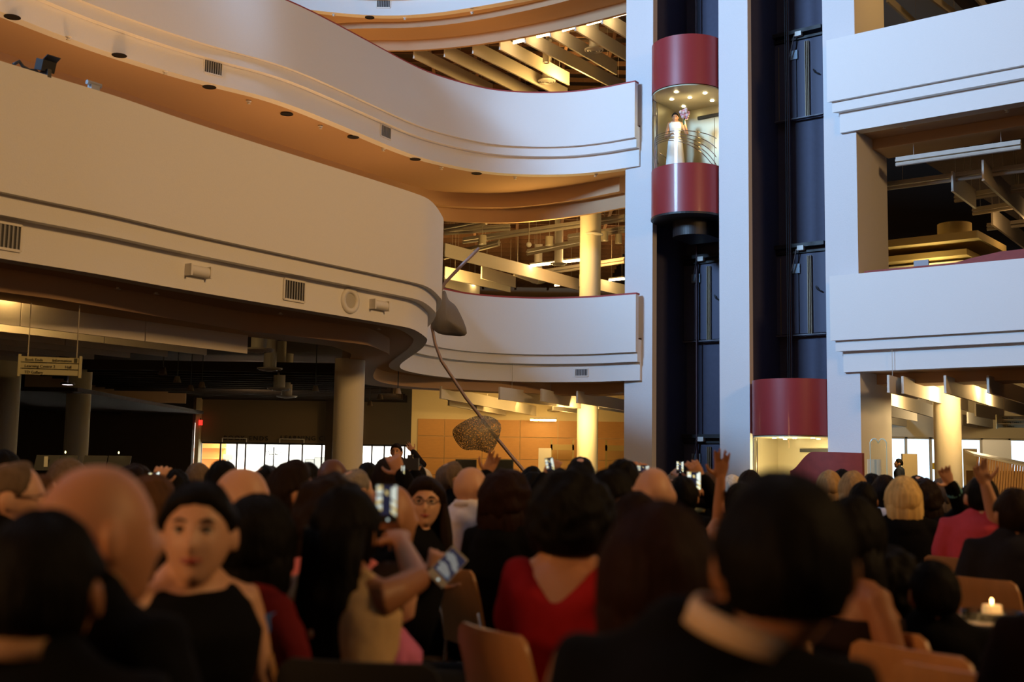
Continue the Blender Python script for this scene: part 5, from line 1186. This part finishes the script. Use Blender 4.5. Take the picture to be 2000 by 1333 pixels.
# ---- woman in the elevator cab, man behind the entrance glass
person(1316, 211, 29.75, 'woman in a white dress holding pink flowers inside the raised elevator cab', 'short', 'black', 'sleeveless', (.80, .78, .74), 'down', by=176, hy=168, hp=-12, skin='mid', fem=True, stand=True, skirt=(.85, .83, .80), face=True, scale=1.01, chair=False,
       root=(float(WL(.78, .30).x), float(WL(.78, .30).y), 8.97 + .39 * .98), R=(1311, 262, 29.55), RE=(1300, 268, 29.75), L=(1335, 232, 29.4), LE=(1342, 262, 29.55), curl=.5, grp='standing people')
person(1756, 896, 31.5, 'man in a dark suit seen beyond the entrance panel', 'short', 'black', 'jacket', (.02, .025, .04), 'down', by=60, hy=80, stand=True, skin='mid', grp='standing people', collar=(.8, .8, .8))
flush()
# bouquet in the cab
bp = PY(1337, 226, 29.3); t = empty('bouquet', bp, label='round bouquet of pink flowers held by the woman in the elevator', category='flowers')
for k in range(12):
    a = k * 2.4; r = .035 * math.sqrt(k); ob('bloom', MB().ball((r * math.cos(a), -.03 * (k % 2), r * math.sin(a) + .04), (.05, .045, .05), 10), mat('bloom_pink%d' % (k % 2), ((.80, .35, .42), (.85, .60, .62))[k % 2], .7), t, smooth=True)
ob('stems', MB().tube([(0, 0, 0), (-.02, 0, -.24)], [.03, .02], 8), mat('stem_green', (.08, .16, .05), .6), t)
# blue shawl and purple details
# ---- chairs
def chair_proto():
    t = empty('dining_chair', (0, 0, 0)); t['category'] = 'chair'
    # seat: curved ply
    def ply(pts, w0, w1, th, tx=0):
        v = []; n = len(pts)
        for i, (y, z) in enumerate(pts):
            w_ = w0 + (w1 - w0) * i / (n - 1)
            for q in (-1, -.6, 0, .6, 1):
                v.append((q * w_ / 2, y - (.02 * (1 - q * q)) * tx, z)); 
            for q in (-1, -.6, 0, .6, 1):
                v.append((q * w_ / 2, y - (.02 * (1 - q * q)) * tx - th * tx, z - th * (1 - tx)))
        f = []
        for i in range(n - 1):
            for k in range(4):
                f.append((i * 10 + k, i * 10 + k + 1, i * 10 + 11 + k, i * 10 + 10 + k)); f.append((i * 10 + 5 + k, i * 10 + 15 + k, i * 10 + 16 + k, i * 10 + 6 + k))
            f.append((i * 10, i * 10 + 10, i * 10 + 15, i * 10 + 5)); f.append((i * 10 + 4, i * 10 + 9, i * 10 + 19, i * 10 + 14))
        f += [(k, k + 5, k + 6, k + 1) for k in range(4)]; e = (n - 1) * 10; f += [(e + k, e + k + 1, e + k + 6, e + k + 5) for k in range(4)]
        return MB().add(v, f)
    ob('seat', ply([(.24, .43), (.20, .445), (0, .435), (-.18, .43)], .42, .38, .014), WOODC, t, autosm=40)
    b = ply([(-.185, .56), (-.20, .66), (-.225, .78), (-.245, .85), (-.25, .885), (-.252, .90)], .40, .40, .014, 1)
    b.v = [(x * (1 if z < .86 else (.93 if z < .89 else .80)), y, z) for x, y, z in b.v]
    ob('backrest', b, WOODC, t, autosm=40)
    for s in (-1, 1):
        ob('leg', MB().tube([(s * .19, .20, 0), (s * .19, .20, .42)], .012, 8), CHROME, t, smooth=True)
        ob('leg', MB().tube([(s * .185, -.27, 0), (s * .185, -.20, .42), (s * .185, -.19, .56), (s * .185, -.222, .72)], .012, 8), CHROME, t, smooth=True)
    ob('seat_frame', MB().tube([(-.19, .2, .42), (-.185, -.2, .42), (.185, -.2, .42), (.19, .2, .42)], .010, 6), CHROME, t)
    return t
ch0 = chair_proto(); first = True
def put_chair(loc, yaw, label, group):
    global first
    if first: first = False; ch0.location = loc; ch0.rotation_euler = (0, 0, yaw); ch0['label'] = label; ch0['group'] = group; return ch0
    return dup(ch0, loc, yaw, label=label, group=group)
for (t, s, loc, yaw, chair, lb) in PEOPLE:
    if chair and loc.z < .1 and loc.y < 7.0:
        w_ = lb.split(); k = ' '.join(w_[:9]); 
        put_chair((loc.x, loc.y, 0), math.radians(-60) if math.degrees(yaw) > -60 else yaw, 'plywood chair under the ' + k.rstrip(','), 'chairs under seated guests')
def chair_at(px, py, ztop, yaw, label):
    p = PZ(px, py, ztop); q = Matrix.Rotation(yaw, 3, 'Z') @ Vector((0, -.25, 0)); return put_chair((p.x - q.x, p.y - q.y, 0), yaw, label, 'empty chairs between the guests')
chair_at(888, 1078, .90, math.radians(-62), 'empty plywood chair in front of the man in the white shirt')
chair_at(1655, 1206, .90, math.radians(-58), 'plywood chair back right of the big man collar, farthest of three')
chair_at(1778, 1266, .90, math.radians(-58), 'plywood chair back below the two children, middle of three')
chair_at(1890, 1310, .90, math.radians(-50), 'plywood chair back in the lower right corner, nearest of three')
chair_at(1903, 1072, .90, math.radians(-75), 'plywood chair seen edge-on left of the charcoal jacket')
chair_at(1690, 1045, .90, math.radians(-70), 'plywood chair edge beside the blonde bob woman')
t = chair_at(700, 1290, .90, math.radians(-10), 'black-covered chair back at the bottom edge below the beige dress')
for c in t.children:
    if c.name.startswith('backrest') or c.name.startswith('seat'):
        c.data = c.data.copy(); c.data.materials.clear(); c.data.materials.append(mat('cloth_black_cover', BLK, .9))
# ---- phones
def phone(px, py, D, w, h, label, roll=0, tilt=0, yaw=0, caseM=None, pat=0, es=1.0):
    t = empty('smartphone', PY(px, py, D), 0, label=label, category='phone', group='phones held up'); t.rotation_euler = (tilt, roll, yaw)
    c = MB().box((0, 0, 0), (w, .009, h)); ob('case', c, caseM or BLACK, t)
    # screen image: flat print in small cells (pale bars, dark shaft, warm glints)
    rows = ['DDdddDD', 'DDdddDD', 'WWdsdWW', 'pSDsDWp', 'SSDsDSS', 'WdDsDdW', 'WWDsDWW', 'pSDsDSS', 'SSDsDSS', 'ddDsDdW', 'SSDRDSS', 'SSDRDSS', 'WWDsDSS', 'SWDsDdS']
    if pat == 1: rows = ['ddddddd', 'dpppppd', 'dpppppd', 'dpppppd', 'ppppppp', 'dpppppd', 'ddddddd', 'ddddddd', 'dpppppd', 'ppppppp', 'ppppppp', 'dpppppd', 'ddddddd', 'ddddddd']
    nx, nz = 7, 14; v = []; f = []; m = []; kk = {'D': 1, 'd': 1, 's': 1, 'W': 2, 'p': 0, 'S': 3, 'R': 2}
    for j in range(nz + 1):
        for i in range(nx + 1): v.append((-w * .46 + w * .92 * i / nx, -.0052, -h * .30 + h * .74 * j / nz - (.006 * (i - 3) if i > 3 and 2 < j < 13 else 0)))
    for j in range(nz):
        for i in range(nx):
            f.append((j * (nx + 1) + i, j * (nx + 1) + i + 1, (j + 1) * (nx + 1) + i + 1, (j + 1) * (nx + 1) + i)); m.append(kk[rows[j][i]])
    mb = MB(); mb.v = v; mb.f = f; mb.m = m
    ms = [mat('screen_pale%.1f' % es, (.3, .4, .5), .3, emit=(.45, .65, .85), es=es), mat('screen_dark', (.01, .01, .03), .3, emit=(.02, .025, .06), es=.5), mat('screen_warm%.1f' % es, (.4, .3, .1), .3, emit=(.65, .55, .22), es=es), mat('screen_sky%.1f' % es, (.4, .5, .5), .3, emit=(.65, .75, .70), es=es)]
    o = link('screen', mb.mesh('screen', ms, recalc=False), t)
    ob('button', MB().lathe([(0, 0), (w * .06, 0)], n=12), mat('button_white', (.5, .6, .6), .4, emit=(.5, .7, .7), es=es), t).matrix_local = Matrix.Translation((w * .08, -.0055, -h * .42)) @ Matrix.Rotation(math.pi / 2, 4, 'X')
    ob('camera_lens', MB().lathe([(0, 0), (w * .06, 0), (w * .07, .002)], (w * .3, 0, 0), 10), BLACK, t).matrix_local = Matrix.Translation((0, .0055, h * .40)) @ Matrix.Rotation(-math.pi / 2, 4, 'X')
    return t
phone(755, 983, 3.55, .066, .118, 'large lit phone raised by the woman in the beige dress', yaw=.05, es=.75, pat=2)
phone(874, 1108, 4.1, .075, .14, 'tilted grey phone held low by the man with the boutonniere', roll=.75, tilt=-.5, es=.12, pat=1, caseM=GRILLE)
phone(302, 932, 6.8, .065, .055, 'small very bright phone glowing at the left before the dark wall', roll=-.1, es=2.5)
phone(1074, 909, 7.1, .05, .09, 'small lit phone held up before the wood wall', roll=-.2, es=1.2, pat=3)
phone(1256, 917, 8.1, .09, .055, 'phone held sideways at the foot of the left elevator pillar', es=.8)
phone(1328, 913, 9.0, .055, .095, 'upright lit phone before the dark shaft', es=1.2, pat=4)
phone(1355, 943, 7.1, .085, .14, 'large bright phone in a gold case below the upright one', es=1.3, pat=6, caseM=mat('gold_case', (.45, .33, .15), .5))
phone(787, 917, 6.9, .02, .045, 'slim glowing phone beside the dark-haired man right of the column', es=1.2)
t = empty('camera', PY(801, 907, 8.8), 0, label='small black camera raised below the waving man', category='camera')
ob('camera_body', MB().box((0, 0, 0), (.13, .06, .09)), BLACK, t); ob('lens_barrel', MB().tube([(0, .03, 0), (0, .11, 0)], .035, 14), BLACK, t); ob('viewfinder', MB().box((0, 0, .055), (.04, .05, .03)), BLACK, t)
# white cord-like print on the waving man's shirt: abstract scroll
t0 = [p for p in PEOPLE if 'standing above' in p[5]][0][0]
ob('shirt_print', MB().tube([(-.09, .135, .93), (-.05, .14, .97), (-.03, .14, .91), (0, .145, .96), (.02, .145, .90), (.06, .14, .95), (.09, .13, .90)], .010, 6).tube([(-.05, .138, .87), (0, .14, .85), (.06, .135, .87)], .012, 6), mat('print_cream', (.7, .6, .5), .7), t0)
# blue shawl on the burgundy dress
t0 = [p for p in PEOPLE if 'burgundy' in p[5]][0][0]
sm = MB(); v = []
for i in range(14):
    q = i / 13
    for j in range(4):
        v.append((.165 - .02 * q + .02 * math.sin(q * 9 + j), -.075 + .13 * q + .045 * j * .6, 1.0 - .5 * q + .01 * j))
f = [(4 * i + j, 4 * i + j + 1, 4 * i + j + 5, 4 * i + j + 4) for i in range(13) for j in range(3)]
o = ob('shawl', sm.add(v, f), mat('cloth_blue', (.01, .10, .42), .6, bump=.3, scale=30), t0, smooth=True, label='bright blue shawl'); md = o.modifiers.new('s', 'SOLIDIFY'); md.thickness = .02
# headband flower
t0 = [p for p in PEOPLE if 'hairband' in p[5]][0][0]
hb = MB().lathe([(.088, -.012), (.094, 0), (.088, .012)], (0, 0, 0), 24, a0=-.3, a1=math.pi + .3); hb.v = [tuple(Matrix.Rotation(math.pi / 2, 3, 'X') @ Vector(v_) + Vector((0, 0, HZ + .035))) for v_ in hb.v]
ob('hairband', hb, BLACK, t0); ob('hair_flower', flower_mb(), mat('flower_yellow', (.6, .5, .05), .7), t0).location = (.09, .02, HZ + .06)
# lantern on a small cream side table at the right
p = PY(1938, 1212, 4.0); t = empty('side_table', (p.x, 4.0, 0), -.2, label='small cream panelled side table near the right edge', category='table')
TC = mat('table_cream', (.66, .55, .38), .6, var=.05); h = p.z
ob('top', MB().box((0, 0, h - .015), (.30, .30, .03)), TC, t)
ob('carcass', MB().box((0, 0, h / 2), (.23, .23, h - .06)), TC, t)
for k in range(4):
    a = k * math.pi / 2; ob('leg', MB().box((.125 * math.cos(a + .785) * 1.2, .125 * math.sin(a + .785) * 1.2, (h - .03) / 2), (.035, .035, h - .03)), TC, t)
    d = Vector((math.sin(a), -math.cos(a), 0)); rr = Matrix.Rotation(a, 3, 'Z')
    ob('cross_brace', MB().box(d * .12 + Vector((0, 0, h - .12)), (.17, .012, .02), rr @ Matrix.Rotation(.8, 3, 'Y')).box(d * .12 + Vector((0, 0, h - .12)), (.17, .012, .02), rr @ Matrix.Rotation(-.8, 3, 'Y')), TC, t)
t = empty('glass_candle_holder', (p.x, 4.0, h), 0, label='low glass candle holder glowing on the cream side table', category='candle holder')
ob('dish', MB().lathe([(0, .004), (.09, .004), (.095, .03), (.099, .03), (.094, 0), (0, 0)], n=28), PANE, t, smooth=True); ob('cup', MB().lathe([(.045, .03), (.04, .005), (.0, .005)], n=20), PANE, t, smooth=True)
ob('candle', MB().lathe([(0, .05), (.03, .05), (.034, .006), (0, .006)], n=16), mat('wax', (.85, .75, .5), .5, emit=(1, .5, .15), es=.5), t)
ob('flame', MB().ball((0, 0, .062), (.004, .004, .010), 8), mat('flame', (1, .6, .2), .5, emit=(1, .5, .15), es=25), t)
point('candle_light', (p.x, 3.9, h + .12), .35, (1, .5, .18), .02)

# teal cuff on the waving sleeve
for key, colr, lb in (('teal cuff waving', (.10, .32, .34), 'teal shirt cuff'),):
    T_ = [p for p in PEOPLE if key in p[5]][0]; t0 = T_[0]; loc, yaw, s = T_[2], T_[3], T_[1]
    inv = (Matrix.Translation(loc) @ Matrix.Rotation(yaw, 4, 'Z') @ Matrix.Scale(s, 4)).inverted()
    W_ = inv @ PY(1856, 946, 7.4); E_ = inv @ PY(1880, 998, 7.5)
    ob('cuff', MB().tube([W_ + (E_ - W_) * .08, W_ + (E_ - W_) * .34], [.043, .049], 14), mat('cloth_teal', colr, .8), t0, smooth=False, autosm=40, label=lb)
